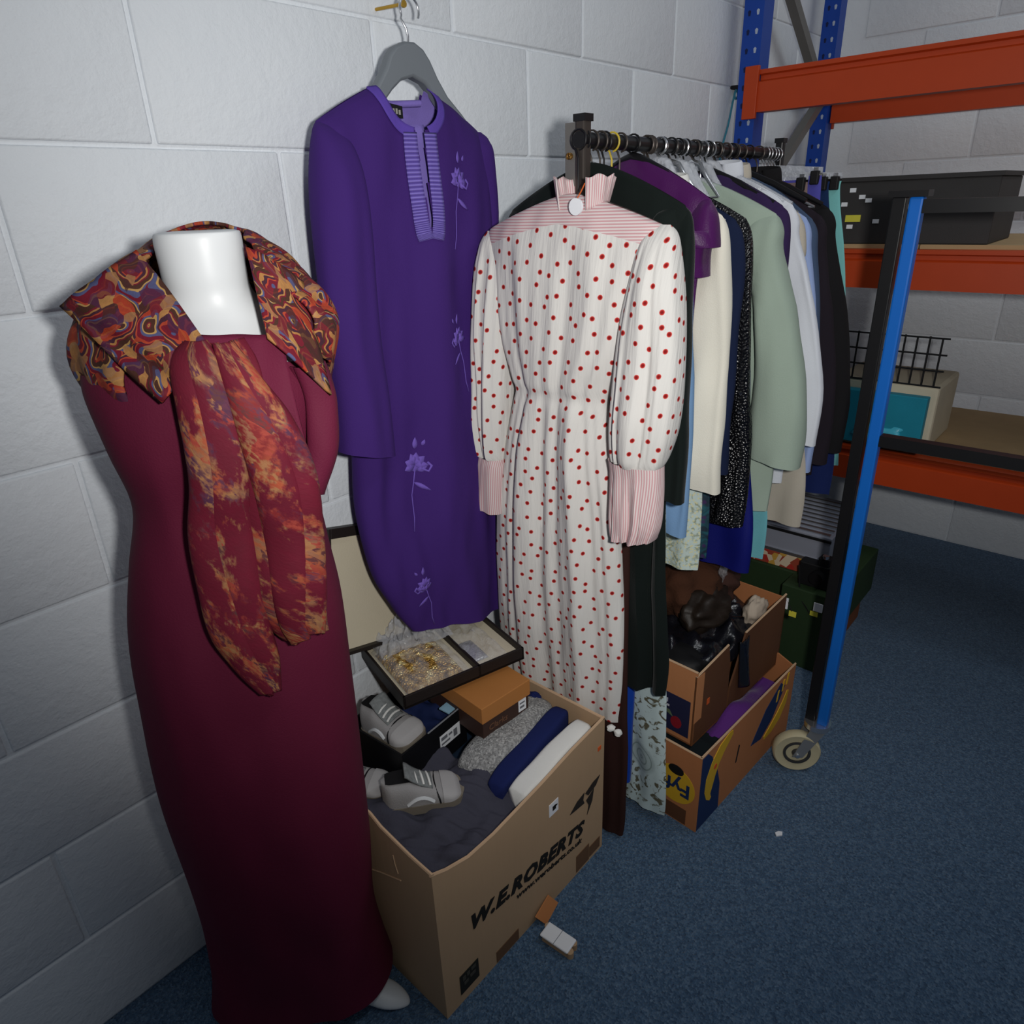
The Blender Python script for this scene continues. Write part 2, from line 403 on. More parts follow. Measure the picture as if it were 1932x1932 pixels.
def blob(mb, c, r, seed=0, amp=0.15, n=20, m=12, rot=0.0):
    """lumpy rounded shape"""
    c = Vector(c); co, si = math.cos(rot), math.sin(rot); idx = []
    for j in range(m+1):
        th = math.pi*j/m
        row = []
        for i in range(n):
            ph = 2*math.pi*i/n; d = Vector((math.sin(th)*math.cos(ph), math.sin(th)*math.sin(ph), math.cos(th)))
            k = 1+amp*mnoise.noise(d*2.2+Vector((seed*3.1, seed*1.7, seed)))*1.6
            p = Vector((d.x*r[0]*k, d.y*r[1]*k, d.z*r[2]*k)); p = Vector((p.x*co-p.y*si, p.x*si+p.y*co, p.z))
            row.append(mb.vert(c+p, (ph*r[0], th*r[2])))
        idx.append(row)
    for j in range(m):
        for i in range(n): mb.quad(idx[j][i], idx[j+1][i], idx[j+1][(i+1) % n], idx[j][(i+1) % n])
    return mb
# ------------------------------------------------------------------ the room
D = 1.2234; XB = 3.42
fm = MB(); fm.box(-2.4, XB+0.2, -3.2, D+0.2, -0.06, 0.0)
struct('floor', fm, M_CARPET, smooth=False)
def block_mesh(L, h):
    b = MB(); b.box(-L/2, L/2, -0.05, 0.05, -h/2, h/2)
    me = bpy.data.meshes.new('block'); me.from_pydata(b.v, [], b.f); bm = bmesh.new(); bm.from_mesh(me)
    bmesh.ops.bevel(bm, geom=[e for e in bm.edges], offset=0.004, segments=2, affect='EDGES', profile=0.6); bmesh.ops.recalc_face_normals(bm, faces=bm.faces)
    bm.to_mesh(me); bm.free()
    for p in me.polygons: p.use_smooth = True
    me.set_sharp_from_angle(angle=R(60)); me.materials.append(M_WALL); return me
BLK = block_mesh(0.443, 0.219)
wl = struct('wall_left', MB().box(-2.4, XB+0.2, D+0.004, D+0.2, 0.0, 3.2), M_WALL, smooth=False)
wb = struct('wall_back', MB().box(XB+0.004, XB+0.2, -3.2, D+0.004, 0.0, 3.2), M_WALL, smooth=False)
rnd = random.Random(3)
for n in range(0, 12):
    off = 0.105 if n % 2 else 0.32
    x = off-0.225-0.45*3
    while x < XB+0.1:
        o = bpy.data.objects.new('block', BLK); COL.objects.link(o); o.parent = wl
        o.location = (x, D+0.05+rnd.uniform(-0.0012, 0.0012), 0.225*n+0.1125+0.0005); x += 0.45
    y = D-0.225-(0.1 if n % 2 else 0.32)
    while y > -0.9:
        o = bpy.data.objects.new('block', BLK); COL.objects.link(o); o.parent = wb
        o.location = (XB+0.05+rnd.uniform(-0.0012, 0.0012), y, 0.225*n+0.1125+0.0005); o.rotation_euler = (0, 0, R(90)); y -= 0.45
tag(obj('wall_nail', MB().cyl((1.182, D-0.016, 1.652), (1.182, D+0.01, 1.652), 0.0035, 8).cyl((1.182, D-0.018, 1.652), (1.182, D-0.014, 1.652), 0.006, 10), M_BLACK), 'small black nail head in the white block wall right of the purple robe', 'nail')
tag(obj('picture_nail', MB().cyl((1.021, D-0.075, 1.811), (1.021, D+0.01, 1.816), 0.003, 8).cyl((1.021, D-0.079, 1.811), (1.021, D-0.075, 1.811), 0.006, 10), mat('brass', S(190, 150, 60), 0.35, metal=0.8, bump=0)), 'brass nail holding the grey hanger at the top of the wall', 'nail')
cordp = [(2.513+0.004*math.sin(k*0.9), D-0.012, 1.80-0.022*k) for k in range(14)]
t = thing('hanging_cord', 'thin teal cord hanging from a dark hook on the white wall', 'cord', (2.513, D-0.01, 1.8))
obj('hook', MB().box(2.50, 2.53, D-0.02, D+0.005, 1.795, 1.806), M_BLACK, t)
obj('cord', MB().tube([(2.513-0.0085*k-0.003*math.sin(k), D-0.012, 1.798-0.022*k) for k in range(12)], 0.0035, 6).tube(arc((2.515, D-0.012, 1.78), 0.012, 0, 6.0, 10), 0.0035, 6), mat('teal_cord', S(60, 130, 150), 0.8), t)

# ------------------------------------------------------------------ purple robe on its grey hanger
RX, RY = 1.0, 1.125
rb = thing('long_robe', 'long purple robe with lilac embroidered flowers and slit neckline hanging on the wall', 'robe', (RX, RY, 0.0))
def in_slit(x, z):
    if z > 1.606: return False
    hw = 0.0105*max(0.0, (z-1.420)/0.186)**0.75; c = -0.022+0.001*(z-1.42)/0.19
    return abs(x-c) < hw and z > 1.420
def in_neck(x, z): # round neck
    return z > 1.603 and ((x+0.024)/0.064)**2 + ((z-1.672)/0.068)**2 < 1
def keep_robe(x, y, z, t):
    if y < 0.004 and (in_slit(x, z) or in_neck(x, z)): return False
    if in_neck(x, z) and z > 1.655: return False
    return True
robe_rings = [ring(1.692, -0.215, 0.175, 0.004, 0, 0, ze=1.612), ring(1.682, -0.218, 0.182, 0.018, 0, 0, ze=1.600), ring(1.655, -0.216, 0.190, 0.033, 0, 0.0, ze=1.575),
              ring(1.60, -0.20, 0.196, 0.042, 0, 0.001, ze=1.53), ring(1.43, -0.185, 0.196, 0.050, 0, 0.007), ring(1.20, -0.195, 0.190, 0.050, 0, 0.009), ring(1.0, -0.226, 0.184, 0.050, 0, 0.011),
              ring(0.87, -0.236, 0.176, 0.050, -0.004, 0.012), ring(0.74, -0.222, 0.170, 0.048, -0.012, 0.009, tilt=-0.04), ring(0.63, -0.188, 0.166, 0.040, -0.022, 0.008, tilt=-0.14), ring(0.545, -0.152, 0.164, 0.030, -0.030, 0.007, tilt=-0.26)]
def sub_drape(rings, **kw): return drape(rings, **kw)
rbody = obj('robe_body', drape(robe_rings, seg=230, rows_per=22, seed=5, k=4.2, keep=keep_robe), M_ROBE, rb, world=False)
_full = drape(robe_rings, seg=230, rows_per=22, seed=5, k=4.2)
_bvh = BVHTree.FromPolygons([Vector(v) for v in _full.v], _full.f)
def fit(mb, off):   # lay flat work on the front of the robe
    out = []
    for v in mb.v:
        hit = _bvh.ray_cast(Vector((v[0], -0.4, v[2])), Vector((0, 1, 0)))
        out.append((v[0], (hit[0].y if hit[0] else -0.003)-off, v[2]))
    mb.v = out; return mb
lin_keep = lambda x, y, z, t: y > 0.0 and not (in_neck(x, z) and z > 1.652) and t < 0.62
lin_rings = [tuple([r[0]-0.002, r[1]-0.002, r[2]+0.006, r[3]-0.006, max(r[4]-0.004, 0.001), r[5], 0, r[7]]) for r in robe_rings]
obj('lining', drape(lin_rings, seg=120, rows_per=14, seed=5, k=4.2, keep=lin_keep), M_ROBE_LIN, rb, world=False)
obj('slit_fill_panel', MB().sheet(lambda u, v: (-0.052+0.060*u, -0.037+0.003*math.sin(u*3.14)+0.016*v, 1.41+0.205*v, (u*0.06, v*0.2)), 8, 14), M_ROBE_LIN, rb, world=False, solid=0.002)  # added lilac panel so the slit does not go dark; real lining lies behind
sl = [ring(1.611, -0.216, -0.192, 0.004, -0.002, 0), ring(1.598, -0.226, -0.172, 0.018, -0.004, 0), ring(1.57, -0.236, -0.156, 0.032, -0.010, 0), ring(1.52, -0.246, -0.148, 0.042, -0.016, 0.002), ring(1.43, -0.258, -0.150, 0.042, -0.022, 0.003),
      ring(1.28, -0.270, -0.158, 0.040, -0.030, 0.003), ring(1.14, -0.272, -0.158, 0.040, -0.036, 0.003), ring(1.035, -0.278, -0.160, 0.040, -0.038, 0.003, tilt=-0.3)]
obj('sleeve', drape(sl, seg=64, rows_per=7, seed=2, k=2.4), M_ROBE, rb, world=False)
sli = [ring(1.075, -0.274, -0.164, 0.036, -0.036, 0.003, tilt=-0.3), ring(1.04, -0.275, -0.163, 0.037, -0.038, 0.003, tilt=-0.3)]
obj('sleeve_lining', drape(sli, seg=48, rows_per=4, seed=2, k=2.4), M_ROBE_LIN, rb, world=False)
sr = [ring(1.611, 0.162, 0.184, 0.004, 0.0, 0), ring(1.595, 0.150, 0.196, 0.018, 0.0, 0), ring(1.56, 0.140, 0.206, 0.03, 0.0, 0), ring(1.43, 0.135, 0.212, 0.036, 0.005, 0.002), ring(1.2, 0.130, 0.206, 0.036, 0.01, 0.003), ring(1.0, 0.120, 0.196, 0.034, 0.014, 0.003)]
obj('sleeve', drape(sr, seg=48, rows_per=6, seed=3, k=2.4), M_ROBE, rb, world=False)
# neck band and stitched placket, proud of the cloth
def band(path, w0, w1, nv=4):
    mb = MB(); n = len(path)-1
    def fn(u, v):
        x = u*n; k = min(int(x), n-1); f = x-k
        a, b = Vector(path[k]), Vector(path[k+1]); p = a.lerp(b, f)
        i0 = max(k-1, 0); i1 = min(k+2, n)
        d = (Vector(path[i1])-Vector(path[i0])).normalized(); nn = Vector((-d.y, d.x))
        q = p+nn*(w0+(w1-w0)*v)
        return (q.x, -0.05, q.y, (u*0.3, v*(w1-w0)))
    mb.sheet(fn, n*3, nv); return mb
neckpath = []
for k in range(25):
    a = R(172)+(R(368)-R(172))*k/24
    neckpath.append((-0.024+0.064*math.cos(a), 1.672+0.068*math.sin(a)))
nb1 = [p for p in neckpath if p[0] < -0.033 and p[1] < 1.672]; nb2 = [p for p in neckpath if p[0] > -0.011 and p[1] < 1.69]
for i, q in enumerate((nb1, nb2)):
    obj('neck_band', fit(band(q, 0.003, -0.016), 0.002), M_ROBE_BAND, rb, world=False, solid=0.002)
def m_braid():
    t = NT('ribbed_braid'); uv = t.coord('UV')
    wv = t.add('ShaderNodeTexWave', wave_type='BANDS', bands_direction='X'); wv.inputs['Scale'].default_value = 36; t.link(uv, wv.inputs['Vector'])
    t.set(Base_Color=t.mix(wv.outputs['Fac'], S(74, 54, 142), S(128, 112, 196)), Roughness=0.85); t.bump(wv.outputs['Fac'], 0.6, 0.004); return t.m
M_BRAID = m_braid()
lp = [(-0.0325, 1.600), (-0.033, 1.56), (-0.0325, 1.52), (-0.031, 1.48), (-0.029, 1.45), (-0.026, 1.43), (-0.0225, 1.419)]
rp = [(-0.0115, 1.600), (-0.011, 1.56), (-0.0115, 1.52), (-0.013, 1.48), (-0.0155, 1.45), (-0.0185, 1.43), (-0.0225, 1.419)]
obj('placket_trim', fit(band(lp, 0.003, -0.024), 0.0022), M_BRAID, rb, world=False, solid=0.0025)
obj('placket_trim', fit(band(rp, -0.003, 0.024), 0.0022), M_BRAID, rb, world=False, solid=0.0025)
obj('back_neck_edge', MB().tube([(-0.086+0.122*k/16, 0.014+0.014*math.sin(math.pi*k/16), 1.651+0.004*abs(k-8)/8) for k in range(17)], 0.0062, 8), M_ROBE_LIN, rb, world=False)
lab = obj('neck_label', MB().extrude([(-0.070, 1.632), (-0.018, 1.626), (-0.018, 1.646), (-0.070, 1.652)], lambda a, b, q: (a, q, b), 0.004, 0.0055), M_BLACK, rb, world=False, smooth=False)
for k in range(5): obj('label_letter', MB().box(-0.056+0.007*k, -0.052+0.007*k, 0.0030, 0.004, 1.635-0.0008*k, 1.643+0.001*(k % 2)-0.0008*k), mat('label_thread', S(150, 148, 140), 0.8, bump=0), lab, world=False)
# embroidered sprays
def petal(mb, c, a, L, wd):
    n = 8; i0 = []
    ca, sa = math.cos(a), math.sin(a)
    for side in (1, -1):
        for k in range(n+1) if side == 1 else range(n-1, 0, -1):
            f = k/n; x = f*L; y = side*wd*math.sin(math.pi*f**0.8)
            i0.append(mb.vert((c[0]+x*ca-y*sa, -0.06, c[1]+x*sa+y*ca)))
    mid = [mb.vert((c[0]+L*0.5*ca, -0.06, c[1]+L*0.5*sa))]
    for k in range(len(i0)): mb.f.append((i0[k], i0[(k+1) % len(i0)], mid[0]))
def stem(mb, pts, wd):
    row = []
    for k, p in enumerate(pts):
        d = Vector(pts[min(k+1, len(pts)-1)])-Vector(pts[max(k-1, 0)]); d.normalize(); nn = Vector((-d.y, d.x))*wd
        row.append((mb.vert((p[0]+nn.x, -0.06, p[1]+nn.y)), mb.vert((p[0]-nn.x, -0.06, p[1]-nn.y))))
    for k in range(len(row)-1): mb.f.append((row[k][0], row[k][1], row[k+1][1], row[k+1][0]))
def spray(cx, cz, s, flip):
    f = -1 if flip else 1
    mb = MB()
    for a in (35, 75, 105, 150, 190, -10): petal(mb, (cx, cz), R(a if f > 0 else 180-a), 0.024*s, 0.008*s)
    for a in (20, 60, 130): petal(mb, (cx+0.004*f*s, cz-0.012*s), R(a if f > 0 else 180-a), 0.018*s, 0.006*s)
    petal(mb, (cx+0.004*f*s, cz+0.030*s), R(80), 0.022*s, 0.005*s); petal(mb, (cx+0.018*f*s, cz+0.034*s), R(60 if f > 0 else 120), 0.012*s, 0.003*s)
    stem(mb, [(cx, cz-0.005*s), (cx-0.006*f*s, cz-0.03*s), (cx-0.014*f*s, cz-0.055*s), (cx-0.016*f*s, cz-0.10*s), (cx-0.022*f*s, cz-0.125*s)], 0.0011*s)
    petal(mb, (cx-0.006*f*s, cz-0.032*s), R(-38 if f > 0 else 218), 0.036*s, 0.004*s)
    stem(mb, [(cx+0.01*f*s, cz-0.008*s), (cx+0.022*f*s, cz-0.016*s), (cx+0.028*f*s, cz-0.006*s), (cx+0.022*f*s, cz+0.002*s)], 0.002*s)
    obj('embroidered_spray', fit(mb, 0.0012), M_ROBE_EMB, rb, world=False, solid=0.0008)
spray(0.064, 1.520, 1.0, False); spray(0.034, 1.222, 0.95, True); spray(-0.100, 0.975, 1.15, False); spray(-0.122, 0.700, 0.9, True)

hg = thing('coat_hanger', 'broad grey plastic coat hanger with chrome hook inside the purple robe', 'hanger', (RX, RY, 1.6))
top = [(-0.165, 1.612), (-0.12, 1.645), (-0.085, 1.672), (-0.062, 1.70), (-0.050, 1.722), (-0.036, 1.736), (-0.012, 1.746), (0.010, 1.747), (0.030, 1.738), (0.045, 1.722), (0.062, 1.695), (0.085, 1.667), (0.12, 1.640), (0.155, 1.610)]
bot = [(0.152, 1.596), (0.11, 1.618), (0.07, 1.645), (0.048, 1.668), (0.028, 1.684), (0.0, 1.692), (-0.028, 1.684), (-0.05, 1.668), (-0.075, 1.645), (-0.115, 1.618), (-0.162, 1.598)]
obj('hanger_body', MB().extrude(top+bot, lambda a, b, q: (RX+a, RY+q, b), -0.014, 0.010), M_GREYPL, hg, bevel=0.005)
hk = [(RX+0.003, RY-0.002, 1.744), (RX+0.004, RY-0.002, 1.756), (RX+0.001, RY-0.002, 1.768), (RX-0.008, RY, 1.782)]+arc((RX+0.014, RY+0.0, 1.797), 0.022, R(205), R(-25), 16)
obj('hook', MB().tube(hk, 0.0022, 8), M_CHROME, hg)

# ------------------------------------------------------------------ mannequin, burgundy dress, shawl
MX, MY, MT = 0.434, 0.898, R(-38)
mq = thing('mannequin', 'white headless shop mannequin wearing the burgundy dress', 'mannequin', (MX, MY, 0), MT)
mr = [ring(1.458, -0.030, 0.030, 0.030), ring(1.457, -0.044, 0.046, 0.044), ring(1.45, -0.050, 0.051, 0.050), ring(1.41, -0.050, 0.050, 0.050), ring(1.382, -0.054, 0.054, 0.052, 0.004), ring(1.362, -0.085, 0.085, 0.060, 0.006, 0, ze=1.345),
      ring(1.33, -0.135, 0.118, 0.082, 0.0, 0, ze=1.30), ring(1.27, -0.150, 0.120, 0.100, -0.004), ring(1.20, -0.135, 0.10, 0.105), ring(1.12, -0.115, 0.07, 0.085), ring(1.0, -0.15, 0.07, 0.095), ring(0.9, -0.17, 0.075, 0.10), ring(0.82, -0.165, 0.07, 0.09)]
mbm = drape(mr, seg=48, rows_per=5, pw=0.95, wn=0)
mbm.f.append(tuple(range(48)))
obj('body_form', mbm, M_WHITE, mq, world=False, sharp=False)
th_c, th_s = math.cos(MT), math.sin(MT)
def m2l(x, y): dx, dy = x-MX, y-MY; return (dx*th_c+dy*th_s, -dx*th_s+dy*th_c)
for (hx, hy, tx, ty, lx) in ((0.440, 0.893, 0.500, 0.784, 0.035), (0.335, 1.01, 0.320, 0.925, -0.10)):
    h, tt = m2l(hx, hy), m2l(tx, ty); d = Vector((tt[0]-h[0], tt[1]-h[1])); L = d.length; d.normalize(); nrm = Vector((-d.y, d.x))
    mb = MB(); prof = [(-0.12, 0.008, 0.0, 0.030), (0.0, 0.022, 0.0, 0.052), (0.3, 0.026, 0.0, 0.050), (0.55, 0.031, 0.0, 0.040), (0.75, 0.026, 0.0, 0.030), (0.90, 0.017, 0.0, 0.022), (0.98, 0.008, 0.002, 0.014), (1.0, 0.002, 0.004, 0.009)]
    rows = []
    for f, hwid, z0, z1 in prof:
        c = Vector(h)+d*(L*f); row = []
        for k in range(16):
            a = 2*math.pi*k/16; s = math.cos(a)*hwid; z = (z0+z1)/2+math.sin(a)*(z1-z0)/2
            row.append(mb.vert((c.x+nrm.x*s, c.y+nrm.y*s, z)))
        rows.append(row)
    for r1, r2 in zip(rows, rows[1:]):
        for k in range(16): mb.quad(r1[k], r1[(k+1) % 16], r2[(k+1) % 16], r2[k])
    mb.f.append(tuple(rows[0])); mb.f.append(tuple(rows[-1]))
    obj('foot', mb, M_WHITE, mq, world=False, sub=1, sharp=False)
    mbl = MB().tube([(h[0]+d.x*0.02, h[1]+d.y*0.02, 0.03), (h[0]+d.x*0.01, h[1]+d.y*0.01, 0.12), (lx, 0.01, 0.42), (lx, 0.0, 0.85)], [0.024, 0.027, 0.045, 0.06], 14)
    obj('leg', mbl, M_WHITE, mq, world=False)

dr = thing('evening_dress', 'floor-length burgundy satin dress on the white mannequin', 'dress', (MX, MY, 0), MT)
dres = [ring(1.318, -0.168, 0.128, 0.100, 0.0, 0, ze=1.30), ring(1.27, -0.168, 0.132, 0.112, -0.002, 0.001), ring(1.20, -0.158, 0.118, 0.118, -0.002, 0.001), ring(1.12, -0.150, 0.095, 0.104, 0, 0.001), ring(1.03, -0.175, 0.097, 0.112, 0, 0.001), ring(0.93, -0.200, 0.105, 0.120, 0, 0.001),
        ring(0.80, -0.215, 0.103, 0.126, 0, 0.002), ring(0.62, -0.225, 0.098, 0.130, 0, 0.003), ring(0.42, -0.228, 0.090, 0.122, 0.008, 0.004), ring(0.25, -0.235, 0.078, 0.112, 0.016, 0.005), ring(0.14, -0.245, 0.086, 0.108, 0.018, 0.006), ring(0.058, -0.262, 0.096, 0.108, 0.018, 0.008, tilt=0.05)]
obj('gown', drape(dres, seg=110, rows_per=7, seed=9, k=2.2, pw=0.9), M_WINE, dr, world=False)

sh = thing('paisley_shawl', 'burgundy and gold paisley silk shawl draped round the mannequin neck', 'shawl', (MX, MY, 1.3), MT)
def wrapfn(u, v):
    # u runs from the front left, round the back, to the front right
    th = R(238)-R(266)*u   # 238deg (front left) -> 90 (back) -> -58 (front right)
    back = max(0.0, math.sin(th)); front = max(0.0, -math.sin(th)); side = abs(math.cos(th))
    ru = 0.064+0.014*front; rv = 0.060+0.045*front
    ou = 0.155 if math.cos(th) > 0 else 0.175
    ov = 0.118
    zi = 1.420+0.046*back-0.075*front**1.3; zo = 1.250-0.01*front+0.02*back+0.07*max(0.0, (u-0.84)/0.16)
    vv = v
    x = (ru+(ou-ru)*math.sin(min(1.0, vv*1.12)*1.571))*math.cos(th); y = (rv+(ov-rv)*math.sin(min(1.0, vv*1.12)*1.571))*math.sin(th)
    tk = 1-0.13*max(0.0, (vv-0.7)/0.3)**1.5; x *= tk; y *= tk
    z = zi+(zo-zi)*(vv**1.9)
    f = 0.0035*math.sin(th*9+v*4)+0.0025*math.sin(th*17-v*7)
    r = math.hypot(x, y); x += f*math.cos(th); y += f*math.sin(th)
    return (x+0.0, y, z-1.3, (u*0.75, v*0.24))
obj('shoulder_wrap', MB().sheet(wrapfn, 90, 22), M_PAISLEY, sh, world=False, solid=0.004)
def tail(rings, seed, m, name='tail', nf=3.0, bot=0.0):
    """pleated hanging end of the shawl: rings of (z, left, right, y, fold depth)"""
    rn = random.Random(seed); p1, p2 = rn.uniform(0, 6), rn.uniform(0, 6)
    def fn(u, v):
        z, l, r, y, am = interp(rings, v)
        x = l+(r-l)*u
        ph = 2*math.pi*nf*(u+0.05*math.sin(v*4+p1)+0.03*math.sin(v*9+u*5+p2))+p1
        w_ = 0.5+0.5*math.cos(ph); f1 = w_**0.55
        y2 = y-am*f1+0.030*(2*u-1)**2*(0.4+0.6*abs(2*u-1))
        x += am*0.62*math.sin(ph)
        z += bot*v**6*math.sin(u*7+p2)-0.010*v**4*(0.5-f1)
        y2 += 0.003*mnoise.noise(Vector((x*30, z*14, seed)))
        return (x, y2, z-1.3, (0.3*u+seed*0.37, z+0.25*u))
    return obj(name, MB().sheet(fn, 96, 70), m, sh, world=False, solid=0.003, sharp=False)
def lapel(u, v):   # the left edge of the shawl running down to the throat
    ix, iz = -0.062+0.078*u, 1.440-0.100*u; ox, oz = -0.150+0.105*u, 1.385-0.105*u
    x = ix+(ox-ix)*v; z = iz+(oz-iz)*v
    y = -(0.036+0.084*u+0.030*v*(1-0.6*u))-0.012*math.sin(math.pi*v)+0.004*math.sin(v*14+u*5)
    return (x, y, z-1.3, (0.4+u*0.2, v*0.14))
obj('left_lapel', MB().sheet(lapel, 24, 18), M_PAISLEY, sh, world=False, solid=0.004)
def lapel3(u, v):  # right edge of the shawl from the nape to the front fold
    ix, iz = 0.059+0.018*u, 1.438-0.098*u; ox, oz = 0.118+0.020*u, 1.394-0.132*u
    x = ix+(ox-ix)*v; z = iz+(oz-iz)*v+0.006*math.sin(math.pi*v)
    y = -(0.030+0.072*u)+(0.010+0.012*u)*v-0.010*math.sin(math.pi*v)
    return (x, y, z-1.3, (0.55+u*0.16, 0.02+v*0.11))
obj('right_lapel', MB().sheet(lapel3, 24, 14), M_PAISLEY, sh, world=False, solid=0.004)
def lapel2(u, v):  # plain burgundy front edge on the right
    x = 0.006+0.085*u+0.020*v*(u-0.2); z = 1.349-0.008*u-0.155*v*(0.55+0.45*u)
    y = -(0.108-0.022*u+0.034*math.sin(min(1.0, v*1.4)*1.57))-0.003*math.sin(u*11+v*3)
    return (x, y, z-1.3, (u*0.1, v*0.2))
obj('front_fold', MB().sheet(lapel2, 24, 20), M_WINE, sh, world=False, solid=0.004)
tail([(1.345, -0.010, 0.014, -0.122, 0.006), (1.325, -0.024, 0.026, -0.130, 0.016), (1.27, -0.022, 0.034, -0.136, 0.026), (1.19, -0.024, 0.032, -0.136, 0.030), (1.12, -0.044, 0.024, -0.128, 0.030), (1.04, -0.048, 0.018, -0.130, 0.030), (0.97, -0.048, 0.016, -0.134, 0.026), (0.92, -0.036, 0.024, -0.138, 0.018), (0.868, -0.008, 0.020, -0.142, 0.008)], 4, M_FLORAL, nf=2.6)
tail([(1.342, 0.014, 0.046, -0.124, 0.006), (1.30, 0.022, 0.068, -0.134, 0.018), (1.25, 0.030, 0.088, -0.136, 0.028), (1.18, 0.030, 0.102, -0.132, 0.032), (1.10, 0.024, 0.102, -0.124, 0.032), (1.02, 0.020, 0.100, -0.126, 0.030), (0.975, 0.024, 0.098, -0.130, 0.022), (0.945, 0.036, 0.094, -0.134, 0.012)], 11, M_FLORAL, nf=3.6, bot=0.008)
tail([(1.30, 0.080, 0.132, -0.080, 0.006), (1.25, 0.086, 0.146, -0.072, 0.012), (1.19, 0.088, 0.136, -0.078, 0.012), (1.13, 0.080, 0.110, -0.092, 0.006)], 15, M_WINE, 'plain_fold', nf=1.6)

# ------------------------------------------------------------------ spotted dress
DX, DY = 1.115, 0.86
TH = R(-90)
sd = thing('spotted_dress', 'long white dress with red spots and pink striped cuffs at the front of the rail', 'dress', (DX, DY, 0), TH)
ds = [ring(1.488, -0.172, 0.212, 0.006, 0, 0, ze=1.434), ring(1.480, -0.184, 0.222, 0.020, 0, 0, ze=1.427), ring(1.462, -0.186, 0.222, 0.032, 0, 0, ze=1.412), ring(1.438, -0.178, 0.210, 0.040, 0, 0.0005, ze=1.398),
      ring(1.40, -0.172, 0.200, 0.046, 0, 0.002, ze=1.37), ring(1.33, -0.162, 0.185, 0.052, 0, 0.004), ring(1.22, -0.150, 0.158, 0.052, 0, 0.005), ring(1.145, -0.130, 0.120, 0.044, 0, 0.005), ring(1.115, -0.122, 0.108, 0.036, 0, 0.003), ring(1.08, -0.132, 0.112, 0.040, 0, 0.006),
      ring(0.98, -0.160, 0.122, 0.042, 0, 0.009), ring(0.85, -0.188, 0.140, 0.042, 0, 0.010), ring(0.70, -0.205, 0.152, 0.040, 0, 0.010), ring(0.52, -0.214, 0.160, 0.034, 0.004, 0.009), ring(0.355, -0.210, 0.156, 0.026, 0.008, 0.008, tilt=-0.03)]
NR = (len(ds)-1)
full = dict(seg=150, rows_per=10, seed=21, k=8.5)
ycut = 3.0/NR; wcut = 8.0/NR
obj('yoke', drape(ds, keep=lambda x, y, z, t: t < ycut, **full), M_STRIPE_H, sd, world=False)
obj('bodice', drape(ds, keep=lambda x, y, z, t: ycut <= t < wcut, **full), M_DOTS, sd, world=False)
obj('skirt', drape(ds, keep=lambda x, y, z, t: t >= wcut, **full), M_DOTS, sd, world=False)
sR = [ring(1.434, 0.202, 0.226, 0.004, -0.002, 0), ring(1.422, 0.188, 0.238, 0.018, -0.003, 0), ring(1.40, 0.176, 0.246, 0.030, -0.006, 0.001), ring(1.35, 0.164, 0.256, 0.042, -0.012, 0.003), ring(1.28, 0.150, 0.266, 0.046, -0.018, 0.004), ring(1.17, 0.142, 0.272, 0.048, -0.024, 0.005), ring(1.09, 0.138, 0.268, 0.046, -0.028, 0.006), ring(1.035, 0.140, 0.256, 0.040, -0.030, 0.007), ring(1.015, 0.142, 0.248, 0.034, -0.030, 0.004)]
obj('sleeve', drape(sR, seg=80, rows_per=7, seed=6, k=6), M_DOTS, sd, world=False)
obj('cuff', drape([ring(1.018, 0.139, 0.250, 0.036, -0.030, 0.001), ring(0.96, 0.142, 0.254, 0.038, -0.032, 0.003), ring(0.90, 0.146, 0.254, 0.040, -0.034, 0.005), ring(0.862, 0.150, 0.244, 0.040, -0.034, 0.006, tilt=0.12)], seg=90, rows_per=6, seed=8, k=9), M_STRIPE_V, sd, world=False)
sL = [ring(1.426, -0.190, -0.166, 0.004, -0.002, 0), ring(1.412, -0.200, -0.152, 0.018, -0.003, 0), ring(1.39, -0.207, -0.142, 0.028, -0.004, 0.001), ring(1.34, -0.214, -0.128, 0.040, -0.006, 0.003), ring(1.20, -0.226, -0.135, 0.044, -0.010, 0.005), ring(1.06, -0.226, -0.145, 0.044, -0.014, 0.006), ring(0.965, -0.222, -0.158, 0.036, -0.016, 0.006), ring(0.945, -0.218, -0.160, 0.030, -0.016, 0.003)]
obj('sleeve', drape(sL, seg=80, rows_per=7, seed=7, k=6), M_DOTS, sd, world=False)
obj('cuff', drape([ring(0.948, -0.222, -0.155, 0.032, -0.016, 0.001), ring(0.88, -0.230, -0.160, 0.034, -0.018, 0.001), ring(0.818, -0.240, -0.166, 0.034, -0.02, 0.002, tilt=-0.15)], seg=60, rows_per=6, seed=8, k=5), M_STRIPE_V, sd, world=False)
def colfn(u, v):
    th = R(-90+34)+R(360-68)*u; c = 0.046; fr = max(0, -math.sin(th))
    rr = 0.046+0.010*v+0.0022*math.sin(th*14)*v+0.006*(1-v)*fr
    z = 1.470+0.044*v+0.003*math.sin(th*9)*v-0.012*fr*(1-v)
    return (c+rr*math.cos(th), 0.004+rr*0.85*math.sin(th), z, (u*0.3, v*0.05))
obj('collar', MB().sheet(colfn, 90, 8), M_STRIPE_V, sd, world=False, solid=0.002)
tg = MB().tube([(0.066, -0.046, 1.466), (0.066, -0.050, 1.466)], 0.014, 20); obj('paper_tag', tg, M_PAPER, sd, world=False)
obj('tag_thread', MB().tube([(0.064, -0.046, 1.475), (0.068, -0.036, 1.49), (0.072, -0.03, 1.503)], 0.0012, 6), mat('orange_thread', S(190, 90, 40), 0.8, bump=0), sd, world=False)
for i, (u0, z0) in enumerate(((0.150, 0.348), (0.170, 0.345))):
    mb = MB(); blob(mb, (u0, -0.02, z0), (0.010, 0.010, 0.008), i, 0.2, 10, 8); obj('hem_bead', mb, M_WHITEC, sd, world=False)
